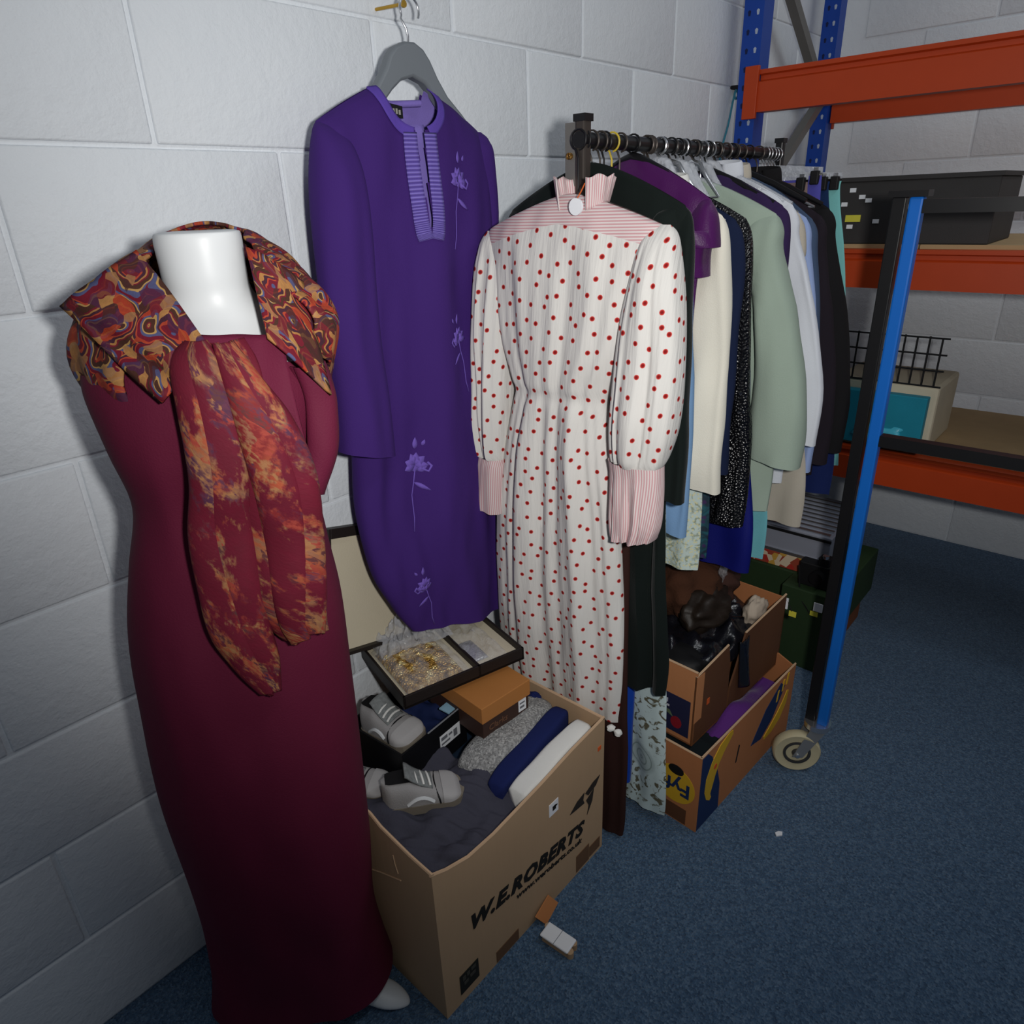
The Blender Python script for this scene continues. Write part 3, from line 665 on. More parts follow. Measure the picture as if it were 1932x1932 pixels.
# ------------------------------------------------------------------ clothes rail
RLX0, RLX1, RLY, RLZ = 1.150, 2.16, 0.89, 1.575
def railY(X): return 0.840+(X-1.150)*0.0545   # the rail runs slightly askew of the wall
gr = thing('clothes_rail', 'black metal clothes rail packed with hanging garments', 'clothes rail', (1.7, RLY, 0))
obj('rail_tube', MB().cyl((RLX0-0.014, railY(RLX0-0.014), RLZ), (RLX1, railY(RLX1), RLZ), 0.0135, 18), M_BLKMET, gr)
for X, mm in ((RLX0, M_STEEL), (RLX1, M_BLKMET)):
    RLY = railY(X)
    up = obj('upright', MB().box(X-0.011, X+0.011, RLY-0.011, RLY+0.011, 0.03, 1.612), mm, gr, bevel=0.004, smooth=False)
    obj('cap', MB().box(X-0.013, X+0.013, RLY-0.013, RLY+0.013, 1.604, 1.616), M_BLKMET, up, smooth=False)
    obj('base_foot', MB().box(X-0.016, X+0.016, RLY+0.0, RLY+0.24, 0.0, 0.03), mm, gr, bevel=0.004, smooth=False)
RLY = railY(RLX0)
obj('bracket_plate', MB().box(RLX0-0.006, RLX0+0.002, RLY+0.012, RLY+0.036, 1.50, 1.604), M_BRACE, gr, smooth=False)
obj('bracket_bolt', MB().cyl((RLX0-0.012, RLY+0.024, 1.55), (RLX0, RLY+0.024, 1.55), 0.006, 10), M_GOLD, gr)

RLY = 0.89
HANG = 'hangers hooked along the clothes rail'
def make_hanger(X, hs, zn, kind, y0=None, rot=0.0, holds=None):
    y0 = railY(X) if y0 is None else y0
    m, lab = {'black': (M_BLKMET, 'black plastic coat hanger hooked over the clothes rail'), 'wire': (M_CHROME, 'shiny wire coat hanger hooked over the clothes rail'), 'clear': (M_CLEAR, 'clear plastic coat hanger hooked over the clothes rail'), 'yellow': (mat('yellow_plastic', S(196, 172, 60), 0.4, bump=0), 'yellow coat hanger hooked over the near end of the rail')}[kind]
    adj = {'black': 'black plastic', 'wire': 'shiny wire', 'clear': 'clear plastic', 'yellow': 'yellow plastic'}[kind]
    lab = '%s coat hanger holding the %s on the rail' % (adj, holds) if holds else 'small empty %s hanger between the garments on the rail' % adj
    h = thing('coat_hanger', lab, 'hanger', (X, y0, zn), R(-90)+rot, HANG)
    dz = RLZ-zn
    path = [(0, 0, -0.004), (0, 0, max(dz-0.03, 0.004))]+[(0.0165*math.cos(a)*-1 if False else 0.0165*math.sin(a), 0, dz+0.0165*math.cos(a)) for a in [R(v) for v in range(-160, 171, 22)]]
    obj('hook', MB().tube(path, 0.0019, 6), (M_CHROME, M_BLKMET, M_STEEL)[int(X*1000) % 3] if kind != 'yellow' else m, h, world=False)
    r = 0.0045 if kind in ('wire',) else 0.008
    arms = [(-hs, 0, -0.075), (-hs*0.5, 0, -0.032), (-0.02, 0, -0.006), (0, 0, 0.0), (0.02, 0, -0.006), (hs*0.5, 0, -0.032), (hs, 0, -0.075)]
    obj('arms', MB().tube(arms, [r*0.7, r, r*1.2, r*1.3, r*1.2, r, r*0.7], 8), m, h, world=False)
    if kind in ('wire', 'clear', 'yellow'): obj('trouser_bar', MB().tube([(-hs, 0, -0.075), (0, 0, -0.079), (hs, 0, -0.075)], r*0.6, 6), m, h, world=False)
    return h
def garment(name, label, cat, X, m, zn=1.525, hs=0.19, slope=0.075, hem=0.75, wr=0.20, dep=0.022, sl_end=0.9, sl_u=0.27, sl_w=0.10, sl_m=None, sleeves=True, fa=0.004, k=5, yaw=0.0, kind='black', seed=None, lean=0.0, lap=None, collar=None, wl_=None, sl_dep=0.022, y0=None, wmid=None):
    """shirt, jacket or dress on the rail, its front towards the near end"""
    y0 = railY(X) if y0 is None else y0
    dl = 0.89-y0; wl_ = wr-dl if wl_ is None else wl_; wr -= dl; sl_u -= dl; hs -= dl*0.5
    g = thing(name, label, cat, (X, y0, 0), TH+yaw, 'garments hanging on the clothes rail')
    fa *= 1.7; seed = seed if seed is not None else int(X*1000); wmid = wmid or (hs*0.45+wr*0.5)
    rr = [ring(zn, -hs, hs, 0.004, 0, 0, ze=zn-slope), ring(zn-0.012, -hs-0.006, hs+0.006, dep*0.5, 0, 0, ze=zn-slope-0.012), ring(zn-0.05, -hs-0.004, hs+0.004, dep*0.85, 0, 0, ze=zn-slope-0.035), ring(zn-0.14, -hs*0.95, hs*0.95, dep, 0, fa*0.3, ze=zn-slope-0.08),
          ring(zn-0.30, -wmid, wmid, dep, 0, fa*0.6), ring((zn-0.30)*0.55+hem*0.45, -(wl_+wmid)/2, (wr+wmid)/2, dep, -lean*0.3, fa*0.9), ring(hem+0.12, -wl_, wr, dep*0.95, -lean*0.75, fa), ring(hem, -wl_, wr, dep*0.9, -lean, fa)]
    b = obj('body', drape(rr, seg=64, rows_per=6, seed=seed, k=k, wn=0.008), m, g, world=False)
    if sleeves:
        zs = zn-slope
        for sgn in (1, -1):
            def rg(z, a, b_, d, yc=0, f=0, tl=0.0):
                return ring(z, min(sgn*a, sgn*b_), max(sgn*a, sgn*b_), d, yc, f, tilt=tl*sgn)
            L = zs-sl_end
            sr_ = [rg(zs+0.001, hs-0.026, hs-0.004, 0.003), rg(zs-0.012, hs-0.046, hs+0.008, sl_dep*0.55), rg(zs-0.036, hs-0.058, hs+0.018, sl_dep*0.85), rg(zs-0.085, hs-0.066, hs+0.026, sl_dep, -0.004, fa*0.3), rg(zs-L*0.4, sl_u*0.5+hs*0.5-0.075, hs*0.45+sl_u*0.55+0.008, sl_dep, -0.008, fa*0.5), rg(zs-L*0.75, sl_u-sl_w-0.002, sl_u-0.004, sl_dep, -0.012, fa*0.5), rg(sl_end, sl_u-sl_w, sl_u, sl_dep, -0.014, fa*0.3, -0.15)]
            obj('sleeve', drape(sr_, seg=40, rows_per=6, seed=seed+sgn, k=2.5, wn=0.012), sl_m or m, g, world=False)
    if collar:
        def cf(u, v):
            th = R(-90+24)+R(360-48)*u; rr_ = 0.05+0.016*v
            return (rr_*math.cos(th), 0.008+rr_*0.45*math.sin(th), zn-0.018+0.030*(1-(2*v-0.9)**2)+0.006*math.sin(th), (u*0.3, v*0.05))
        obj('collar', MB().sheet(cf, 40, 8), collar, g, world=False, solid=0.003)
    if lap:   # turned-back lapels down the front
        for sgn in (1, -1):
            mb = MB()
            def lf(u, v):
                z = zn-0.03-u*0.30; wd = 0.055*(1-u)**0.6*(0.4+0.6*min(1, u*4)) if u < 1 else 0
                return (sgn*(0.006+0.03*(1-u)+wd*v), -dep-0.010-0.002*v, z, (u*0.3, v*0.05))
            obj('lapel', mb.sheet(lf, 14, 4), lap, g, world=False, solid=0.003)
    make_hanger(X, hs-0.02, zn-0.004, kind, y0, yaw, name.replace('_', ' '))
    return g
C_ = cloth
make_hanger(1.135, 0.17, 1.478, 'wire', holds='white spotted dress')
garment('velvet_dress', 'long black-green velvet dress just behind the white spotted dress', 'dress', 1.178, C_('black_green_velvet', (11, 20, 18), 0.85, sheen=0.12), zn=1.54, hs=0.222, slope=0.078, hem=0.435, wr=0.270, wl_=0.16, dep=0.020, sl_end=0.925, sl_u=0.286, sl_w=0.075, fa=0.009, k=13, wmid=0.17, kind='wire')
garment('brown_trousers', 'dark brown garment reaching the carpet beside the big cardboard box', 'trousers', 1.150, C_('dark_brown_wool', (50, 28, 24), 0.9), zn=1.47, hs=0.10, slope=0.03, hem=0.012, wr=0.212, wl_=-0.05, dep=0.016, sleeves=False, fa=0.002, k=3, lean=0.040, wmid=0.12, kind='black')
garment('royal_blue_dress', 'royal blue satin dress strip showing left of the mint lace skirt', 'dress', 1.208, C_('royal_satin', (24, 66, 168), 0.4, sheen=0.1), zn=1.50, hs=0.15, hem=0.10, wr=0.175, wl_=-0.055, dep=0.010, sleeves=False, fa=0.003, wmid=0.14, lean=0.015, kind='wire')
garment('lace_print_dress', 'long mint dress with grey lace print and medallion near the floor', 'dress', 1.222, M_LACE, zn=1.49, hs=0.15, hem=0.030, wr=0.268, wl_=-0.095, dep=0.010, sleeves=False, fa=0.002, lean=0.006, k=3, wmid=0.15, kind='clear')
garment('cream_slip', 'cream slip dress between the velvet dress and the blue sleeve', 'dress', 1.250, C_('cream_silk', (222, 216, 196), 0.6), zn=1.49, hs=0.16, hem=0.66, wr=0.20, wl_=0.12, dep=0.012, sleeves=False, fa=0.004, kind='yellow')
garment('light_blue_jacket', 'light blue jacket sleeve pressed behind the black velvet sleeve', 'jacket', 1.280, C_('sky_blue_cotton', (112, 146, 184)), zn=1.505, hs=0.175, hem=0.80, wr=0.205, dep=0.012, sl_end=0.80, sl_u=0.246, sl_w=0.07, kind='wire', sl_dep=0.014)
garment('sequin_top', 'pale mint top covered in gold and silver sequins with scalloped hem', 'top', 1.400, M_SEQ_MINT, zn=1.49, hs=0.17, hem=0.645, wr=0.215, wl_=0.12, dep=0.014, sleeves=False, fa=0.004, kind='clear')
garment('purple_satin_blouse', 'shiny purple satin blouse spreading over its neighbours near the rail front', 'blouse', 1.330, C_('purple_satin', (72, 24, 82), 0.4, sheen=0.1), zn=1.555, hs=0.195, slope=0.085, hem=0.90, wr=0.19, dep=0.020, sl_end=1.335, sl_u=0.222, sl_w=0.055, fa=0.010, k=6, kind='black', sl_dep=0.03)
garment('ivory_jacket', 'ivory jacket with long plain sleeve beside the black sequins', 'jacket', 1.385, C_('ivory_wool', (226, 222, 208)), zn=1.515, hs=0.195, hem=0.98, wr=0.20, dep=0.018, sl_end=0.875, sl_u=0.268, sl_w=0.075, kind='wire', sl_dep=0.028)
garment('teal_sequin_skirt', 'dark teal and purple sequinned dress below the ivory sleeve', 'dress', 1.440, M_SEQ_TEAL, zn=1.48, hs=0.16, hem=0.66, wr=0.215, wl_=0.1, dep=0.014, sleeves=False, kind='clear', fa=0.003)
garment('navy_trim_jacket', 'navy jacket with white trim at the shoulder', 'jacket', 1.450, C_('navy_crepe', (20, 30, 58)), zn=1.505, hs=0.195, hem=0.92, wr=0.20, dep=0.014, sl_end=0.9, sl_u=0.255, sl_w=0.08, kind='clear', collar=M_WHITEC, lap=M_WHITEC, sl_dep=0.018)
garment('black_sequin_jacket', 'black sequinned jacket with glittering front edge', 'jacket', 1.492, M_SEQ_BLACK, zn=1.505, hs=0.20, hem=0.74, wr=0.262, dep=0.020, sl_end=0.76, sl_u=0.285, sl_w=0.07, kind='clear', fa=0.003)
garment('cobalt_gown', 'deep cobalt gown hem showing under the sage jacket', 'dress', 1.545, C_('cobalt_satin', (16, 22, 104), 0.6), zn=1.49, hs=0.16, hem=0.60, wr=0.285, wl_=0.1, dep=0.016, sleeves=False, kind='clear', fa=0.004)
garment('sage_jacket', 'sage green wool jacket with wide sleeve in the middle of the rail', 'jacket', 1.615, C_('sage_wool', (156, 172, 158), 0.95), zn=1.515, hs=0.215, slope=0.08, hem=0.745, wr=0.285, wl_=0.22, dep=0.028, sl_end=0.885, sl_u=0.352, sl_w=0.125, sl_dep=0.042, fa=0.004, kind='clear', lap=C_('sage_wool', (156, 172, 158)))
garment('aqua_gown', 'aqua chiffon gown strip below the sage jacket', 'dress', 1.650, C_('aqua_chiffon', (108, 176, 186)), zn=1.48, hs=0.16, hem=0.59, wr=0.275, wl_=0.1, dep=0.012, sleeves=False, kind='clear', fa=0.003)
garment('plum_jacket', 'dark plum jacket whose shoulder lies above the sage jacket', 'jacket', 1.675, C_('plum_wool', (50, 34, 74)), zn=1.535, hs=0.205, slope=0.085, hem=0.95, wr=0.20, dep=0.020, sl_end=1.0, sl_u=0.25, sl_w=0.09, kind='black')
garment('white_blouse', 'white blouse with long narrow sleeve behind the sage jacket', 'blouse', 1.735, C_('white_poplin', (214, 218, 226)), zn=1.535, hs=0.205, slope=0.085, hem=0.78, wr=0.27, dep=0.018, sl_end=0.905, sl_u=0.345, sl_w=0.07, kind='clear', collar=C_('white_poplin', (214, 218, 226)))
garment('beige_jacket', 'beige jacket with broad pointed collar', 'jacket', 1.785, C_('beige_linen', (186, 178, 164)), zn=1.53, hs=0.205, slope=0.10, hem=0.645, wr=0.315, dep=0.020, sl_end=1.15, sl_u=0.24, sl_w=0.08, kind='clear', collar=C_('beige_linen', (186, 178, 164)), lap=C_('beige_linen', (186, 178, 164)), fa=0.006)
garment('pale_blue_shirt', 'pale blue striped shirt with curved tail', 'shirt', 1.835, C_('pale_blue_poplin', (150, 170, 214)), zn=1.51, hs=0.205, slope=0.09, hem=0.77, wr=0.27, dep=0.018, sl_end=0.80, sl_u=0.31, sl_w=0.09, kind='wire')
garment('slate_jacket', 'slate blue jacket with sloping shoulder towards the far end', 'jacket', 1.880, C_('slate_wool', (66, 82, 108)), zn=1.535, hs=0.205, slope=0.12, hem=0.85, wr=0.24, dep=0.018, sl_end=0.95, sl_u=0.28, sl_w=0.09, kind='black')
garment('charcoal_jacket', 'charcoal brown jacket beside the plain black jacket', 'jacket', 1.930, C_('charcoal_wool', (34, 28, 36)), zn=1.52, hs=0.21, slope=0.10, hem=0.745, wr=0.28, dep=0.022, sl_end=0.80, sl_u=0.322, sl_w=0.10, kind='wire', sl_dep=0.03)
garment('black_jacket', 'plain black jacket at the far end of the rail', 'jacket', 2.000, C_('black_wool', (24, 23, 25)), zn=1.525, hs=0.205, slope=0.09, hem=0.84, wr=0.26, dep=0.024, sl_end=0.815, sl_u=0.332, sl_w=0.10, kind='black', sl_dep=0.034, collar=C_('black_wool', (24, 23, 25)))
garment('navy_dress', 'navy dress hem hanging below the black jacket', 'dress', 2.040, C_('navy_jersey', (26, 40, 92)), zn=1.48, hs=0.16, hem=0.655, wr=0.305, wl_=0.1, dep=0.014, sleeves=False, kind='clear')
# skirts and trousers clipped to clear hangers
def clipped(name, label, cat, X, m, u0, u1, zt, hem, u1b, dep=0.012):
    RY_ = railY(X); dl = 0.89-RY_; u0 += 0; u1 -= dl; u1b -= dl
    g = thing(name, label, cat, (X, RY_, 0), TH, 'garments hanging on the clothes rail')
    obj('body', drape([ring(zt, u0, u1, dep*0.5), ring(zt-0.05, u0, u1+0.004, dep, 0, 0.001), ring((zt+hem)/2+0.1, u0-0.01, (u1+u1b)/2, dep, 0, 0.003), ring(hem, u0-0.02, u1b, dep, 0, 0.004)], seg=48, rows_per=7, seed=int(X*777), k=4), m, g, world=False)
    h = thing('clip_hanger', 'clear clip hanger with black grips holding the %s' % name.replace('_', ' '), 'hanger', (X, RY_, zt), TH, 'clip hangers at the far end of the rail')
    dz = RLZ-zt
    obj('hook', MB().tube([(0, 0, 0.016), (0, 0, max(dz-0.03, 0.02))]+[(0.0165*math.sin(R(v)), 0, dz+0.0165*math.cos(R(v))) for v in range(-160, 171, 22)], 0.0019, 6), M_CHROME, h, world=False)
    obj('bar', MB().extrude([(u0, 0.006), (u1, 0.006), (u1, 0.020), (0.03, 0.03), (-0.03, 0.03), (u0, 0.020)], lambda a, b, q: (a, q, b), -0.003, 0.003), M_CLEAR, h, world=False, smooth=False)
    for uu in (u0+0.015, u1-0.015):
        c = obj('grip', MB().box(uu-0.011, uu+0.011, -dep-0.004, dep+0.004, -0.022, 0.012), M_BLACK, h, world=False, bevel=0.003, smooth=False)
        obj('spring', MB().box(uu-0.006, uu+0.006, -0.006, 0.006, 0.012, 0.020), M_CHROME, c, world=False, smooth=False)
clipped('mauve_skirt', 'dusty mauve skirt clipped to a hanger behind the black jacket', 'skirt', 2.062, C_('dusty_mauve', (128, 108, 106)), -0.10, 0.12, 1.50, 0.95, 0.13)
clipped('violet_trousers', 'violet blue trousers clipped to a hanger beside the navy ones', 'trousers', 2.090, C_('violet_crepe', (82, 80, 168)), -0.09, 0.145, 1.515, 0.92, 0.165)
clipped('navy_trousers', 'navy trousers clipped to a hanger between violet and aqua', 'trousers', 2.112, C_('navy_twill', (24, 44, 84)), -0.09, 0.160, 1.500, 0.80, 0.245)
clipped('aqua_trousers', 'aqua green trousers clipped to the last hanger of the rail', 'trousers', 2.136, C_('aqua_crepe', (124, 192, 190)), -0.08, 0.182, 1.500, 0.715, 0.290)
clr = random.Random(8)
for k in range(11): make_hanger(1.40+0.042*k+clr.uniform(-0.01, 0.01), 0.075, 1.548-clr.uniform(0, 0.008), ('clear', 'clear', 'wire')[k % 3], None, clr.uniform(-0.25, 0.25))
# ------------------------------------------------------------------ big cardboard box
BX0, BX1, BY0, BY1, BH = 0.530, 1.062, 0.706, 1.150, 0.402
TK = 0.006
bb = thing('cardboard_box', 'large open kraft cardboard box with black printed lettering, full of clothes', 'box', ((BX0+BX1)/2, (BY0+BY1)/2, 0))
def bow(x): # the front rim sags inwards and down a little past the corner
    f = (x-BX0)/(BX1-BX0); return 0.0
fp = MB()
# front panel with a rim that dips after the corner
prof = [(BX0, BH-0.002), (BX0+0.035, BH-0.020), (BX0+0.09, BH-0.038), (BX0+0.16, BH-0.040), (BX0+0.30, BH-0.026), (BX1-0.12, BH-0.010), (BX1, BH)]
fp.extrude([(BX0, 0.0), (BX1, 0.0)]+list(reversed(prof)), lambda a, b, q: (a, q, b), BY0, BY0+TK)
front = obj('front_panel', fp, M_CARD, bb, smooth=False)
lpn = MB(); lprof = [(BY0, BH-0.002), (BY0+0.06, BH+0.002), (BY0+0.14, BH+0.016), (BY0+0.17, BH+0.030), (BY1, BH+0.03)]
lpn.extrude([(BY0+TK, 0.0), (BY1-TK, 0.0)]+list(reversed([(max(a, BY0+TK) if a < BY1 else BY1-TK, b) for a, b in lprof])), lambda a, b, q: (q, a, b), BX0, BX0+TK)
left = obj('side_panel', lpn, M_CARD, bb, smooth=False)
obj('side_panel', MB().box(BX1-TK, BX1, BY0+TK, BY1-TK, 0, BH), M_CARD, bb, smooth=False)
obj('back_panel', MB().box(BX0, BX1, BY1-TK, BY1, 0, BH), M_CARD, bb, smooth=False)
obj('base_panel', MB().box(BX0+TK, BX1-TK, BY0+TK, BY1-TK, 0, TK), M_CARD, bb, smooth=False)
# paler cut rims
rim = MB(); rim.tube([(a, BY0+TK/2, b+0.0006) for a, b in prof], 0.0034, 6); obj('front_rim', rim, M_CARDEDGE, bb)
rim = MB(); rim.tube([(BX0+TK/2, a, b+0.0006) for a, b in lprof], 0.0034, 6); obj('side_rim', rim, M_CARDEDGE, bb)
rim = MB(); rim.tube([(BX1-TK/2, BY0, BH), (BX1-TK/2, BY1, BH)], 0.0034, 6); obj('side_rim', rim, M_CARDEDGE, bb)
# slit handle cut in the side, as pale cut lines
obj('handle_cut', MB().tube([(BX0-0.0006, 0.90, 0.268), (BX0-0.0006, 0.862, 0.288), (BX0-0.0006, 0.800, 0.316)], 0.0014, 6).tube([(BX0-0.0006, 0.806, 0.330), (BX0-0.0006, 0.812, 0.352), (BX0-0.0006, 0.814, 0.372)], 0.0012, 6), M_CARDEDGE, left)
FY = BY0-0.0008
X_, Z_ = (1, 0, 0), (0, 0, 1)
put_text('printed_name', 'W.E.ROBERTS', 0.052, M_INK, front, (0.612, FY, 0.1745), (1, 0, -0.155), (0.05, 0, 1), width=0.378, shear=0.28, bold=0.0024, spacing=1.1)
put_text('printed_address', 'www.weroberts.co.uk', 0.020, M_INK, front, (0.744, FY, 0.1285), (1, 0, -0.160), (0.05, 0, 1), width=0.235, shear=0.15, bold=0.0004)
lg = MB(); f_ = lambda a, b, q: (a, q, b)
lg.extrude([(0.930, 0.214), (0.957, 0.232), (0.985, 0.238), (0.980, 0.220), (0.985, 0.206), (0.955, 0.210)], f_, FY-0.0006, FY+0.0004)
lg.extrude([(0.988, 0.232), (1.018, 0.244), (1.046, 0.246), (1.030, 0.226), (1.000, 0.218)], f_, FY-0.0006, FY+0.0004)
lg.extrude([(0.992, 0.208), (1.022, 0.222), (1.016, 0.190), (0.996, 0.160), (1.002, 0.186)], f_, FY-0.0006, FY+0.0004)
obj('printed_emblem', lg, mat('grey_ink', S(44, 38, 34), 0.8, bump=0), front, smooth=False)
stk = obj('white_sticker', MB().box(0.857, 0.888, FY-0.0006, FY+0.0006, 0.267, 0.301), M_PAPER, front, smooth=False)
obj('sticker_print', MB().box(0.868, 0.879, FY-0.0012, FY-0.0006, 0.278, 0.290).box(0.874, 0.884, FY-0.0012, FY-0.0006, 0.284, 0.288), M_INK, stk, smooth=False)
obj('orange_dot', MB().box(1.036, 1.048, FY-0.0006, FY+0.0006, 0.322, 0.333), mat('orange_sticker', S(206, 92, 40), 0.7, bump=0), front, smooth=False)
bk = obj('printed_mark', MB().box(0.570, 0.622, FY-0.0006, FY+0.0006, 0.026, 0.080), mat('black_block', S(34, 34, 30), 0.8, bump=0), front, smooth=False)
mk = mat('mark_grey', S(70, 68, 62), 0.8, bump=0)
for (a0, a1, b0, b1) in ((0.577, 0.585, 0.060, 0.072), (0.589, 0.597, 0.063, 0.073), (0.601, 0.614, 0.066, 0.074), (0.580, 0.592, 0.046, 0.054), (0.597, 0.612, 0.050, 0.058)):
    obj('mark_symbol', MB().box(a0, a1, FY-0.0012, FY-0.0006, b0, b1), mk, bk, smooth=False)
M_BROWNPR = mat('brown_print', S(104, 76, 54), 0.8, bump=0)
obj('printed_panel', MB().box(0.675, 0.745, FY-0.0006, FY+0.0006, 0.004, 0.036), M_BROWNPR, front, smooth=False)
obj('printed_panel', MB().box(0.955, 1.005, FY-0.0006, FY+0.0006, 0.008, 0.060).box(1.008, 1.050, FY-0.0006, FY+0.0006, 0.012, 0.045), M_BROWNPR, front, smooth=False)
# torn tab at the foot of the box
tab = MB(); tab.extrude([(0.792, 0.030), (0.846, 0.042), (0.862, 0.014), (0.810, 0.0005)], lambda a, b, q: (a, q-0.5*(0.04-b), b), BY0-0.006, BY0-0.003)
tag(obj('card_tab', tab, m_card('orange_card', (186, 122, 74)), smooth=False), 'small torn orange-brown card tab against the foot of the big box', 'card')

# ------------------------------------------------------------------ clothes and boxes inside it
def heap(name, x0, x1, y0, y1, zf, m, parent=None, zb=0.01, nx=44, ny=44, label=None, cat=None, inset=0.012):
    mb = MB()
    def fn(u, v):
        x = x0+(x1-x0)*u; y = y0+(y1-y0)*v; e = min(u, 1-u, v, 1-v); k = min(1, e/inset*0.5) if e < inset else 1
        z = zb+(zf(x, y)-zb)*k
        return (x, y, z, (x, y))
    mb.sheet(fn, nx, ny)
    i = len(mb.v); 
    for p in ((x0, y0), (x1, y0), (x1, y1), (x0, y1)): mb.vert((p[0], p[1], zb))
    mb.f.append((i, i+1, i+2, i+3))
    o = obj(name, mb, m, parent, sharp=False)
    if label: tag(o, label, cat)
    return o
def N3(x, y, s, k=0.0): return mnoise.noise(Vector((x*s, y*s, k)))
def zchar(x, y):
    u = (x-BX0)/0.5
    z = 0.340+0.034*N3(x, y, 7, 1.3)+0.020*N3(x+0.3*y, y, 20, 4)+0.008*N3(x, y+x, 45, 2)
    z += 0.022*math.exp(-((y-0.93+0.55*(x-0.60))/0.05)**2)
    z += 0.006*math.sin(60*(0.7*x+y)+3*N3(x, y, 8))*math.exp(-((x-0.60)**2+(y-0.76)**2)/0.006)
    if y < 0.76: z -= 0.018*(0.76-y)/0.05
    return z
heap('charcoal_fleece', BX0+0.008, 0.80, BY0+0.008, BY1-0.02, zchar, M_CHAR, zb=0.02, nx=70, ny=90, label='dark charcoal fleece filling the near end of the cardboard box', cat='garment')
heap('navy_garment', 0.802, BX1-0.01, BY0+0.010, BY1-0.02, lambda x, y: 0.300+0.015*N3(x, y, 9), mat('dark_teal_knit', S(22, 42, 64), 0.95), zb=0.02, nx=30, ny=36, label='dark navy teal garment under the grey knit and brown shoebox', cat='garment')
# grey knit jumper folded over, navy band and white cotton next to the front rim
def roll(name, label, cat, p0, p1, hw, h, z0, m, seed, sag=0.0, group=None, n=40, pe=0.7, en=0.22):
    p0, p1 = Vector(p0), Vector(p1); d = (p1-p0); L = d.length; d.normalize(); nn = Vector((-d.y, d.x))
    mb = MB()
    def fn(u, v):
        a = 2*math.pi*v; e = math.sin(math.pi*min(max(u, 0.0), 1.0))**en if 0 < u < 1 else 0.0
        c, s = math.cos(a), math.sin(a)
        kx = hw*e*(abs(c)**pe)*(1 if c >= 0 else -1); kz = h/2*e*(abs(s)**pe)*(1 if s >= 0 else -1)
        p = p0+d*(L*u); k = 1+0.10*mnoise.noise(Vector((p.x*14+seed, p.y*14, a)))
        z = z0+h/2+kz*k+sag*u
        return (p.x+nn.x*kx*k, p.y+nn.y*kx*k, z, (u*L, v*0.3))
    mb.sheet(fn, n, 28)
    return tag(obj(name, mb, m, sharp=False), label, cat, group)
roll('knit_jumper', 'folded grey marl knitted jumper lying along the box', 'jumper', (0.768, 0.862), (1.052, 0.876), 0.054, 0.090, 0.300, M_KNIT, 3, 0.012, pe=0.6)
roll('navy_jumper', 'folded navy knit edge beside the grey marl jumper', 'jumper', (0.772, 0.786), (1.050, 0.816), 0.026, 0.082, 0.298, M_NAVY, 5, 0.016, pe=0.45, en=0.12)
roll('white_shirt', 'folded white cotton shirt tucked against the front rim of the box', 'shirt', (0.790, 0.7405), (1.048, 0.752), 0.027, 0.082, 0.290, M_WHITEC, 8, 0.016, pe=0.4, en=0.06)
nvt = MB(); blob(nvt, (1.035, 0.895, 0.372), (0.018, 0.026, 0.022), 2, 0.2)
tag(obj('navy_sock', nvt, M_NAVY, sharp=False), 'small navy cloth lump behind the grey jumper against the box side', 'garment')

def open_box(name, label, x0, x1, y0, y1, z0, z1, m, rot=0.0, t=0.004, piv=None, min_=None):
    b = thing(name, label, 'box', ((x0+x1)/2, (y0+y1)/2, z0), rot)
    hx, hy, h = (x1-x0)/2, (y1-y0)/2, z1-z0
    ps = {}
    ps['front'] = obj('front_panel', MB().box(-hx, hx, -hy, -hy+t, 0, h), m, b, world=False, smooth=False)
    ps['back'] = obj('back_panel', MB().box(-hx, hx, hy-t, hy, 0, h), m, b, world=False, smooth=False)
    ps['left'] = obj('side_panel', MB().box(-hx, -hx+t, -hy+t, hy-t, 0, h), m, b, world=False, smooth=False)
    ps['right'] = obj('side_panel', MB().box(hx-t, hx, -hy+t, hy-t, 0, h), m, b, world=False, smooth=False)
    ps['base'] = obj('base_panel', MB().box(-hx+t, hx-t, -hy+t, hy-t, 0, t), min_ or m, b, world=False, smooth=False)
    return b, ps
M_SHOEBLK = mat('black_shoebox', S(14, 14, 18), 0.5, 0.08, bump=0.03)
bsx, ps = open_box('shoebox', 'open black shoebox with white end label in the big cardboard box', 0.668, 0.868, 0.958, 1.135, 0.318, 0.425, M_SHOEBLK, R(4))
lb = obj('end_label', MB().box(0.012, 0.078, -0.0892, -0.0884, 0.040, 0.075), M_PAPER, ps['front'], world=False, smooth=False)
for k, (a, b_, c, d) in enumerate(((0.018, 0.034, 0.062, 0.070), (0.018, 0.042, 0.050, 0.055), (0.055, 0.066, 0.048, 0.068), (0.038, 0.050, 0.060, 0.066))):
    pass
obj('tissue_paper', heap('t', 0, 1, 0, 1, lambda x, y: 0, M_NAVY) and MB().sheet(lambda u, v: (-0.02+0.115*u, -0.082+0.16*v, 0.072+0.016*N3(u*0.5, v*0.5, 9, 2), (u, v)), 16, 16), mat('navy_tissue', S(26, 40, 84), 0.7), bsx, world=False)
bpy.data.objects.remove(bpy.data.objects['t'])
obj('paper_slip', MB().box(0.060, 0.086, -0.075, -0.045, 0.100, 0.103), mat('pale_blue_paper', S(150, 190, 214), 0.7), bsx, world=False, smooth=False)
obj('shoebox_rim', MB().tube([(-0.02, -0.0865, 0.1075), (0.096, -0.0865, 0.1075)], 0.002, 6), mat('grey_rim', S(120, 122, 128), 0.7), bsx, world=False)
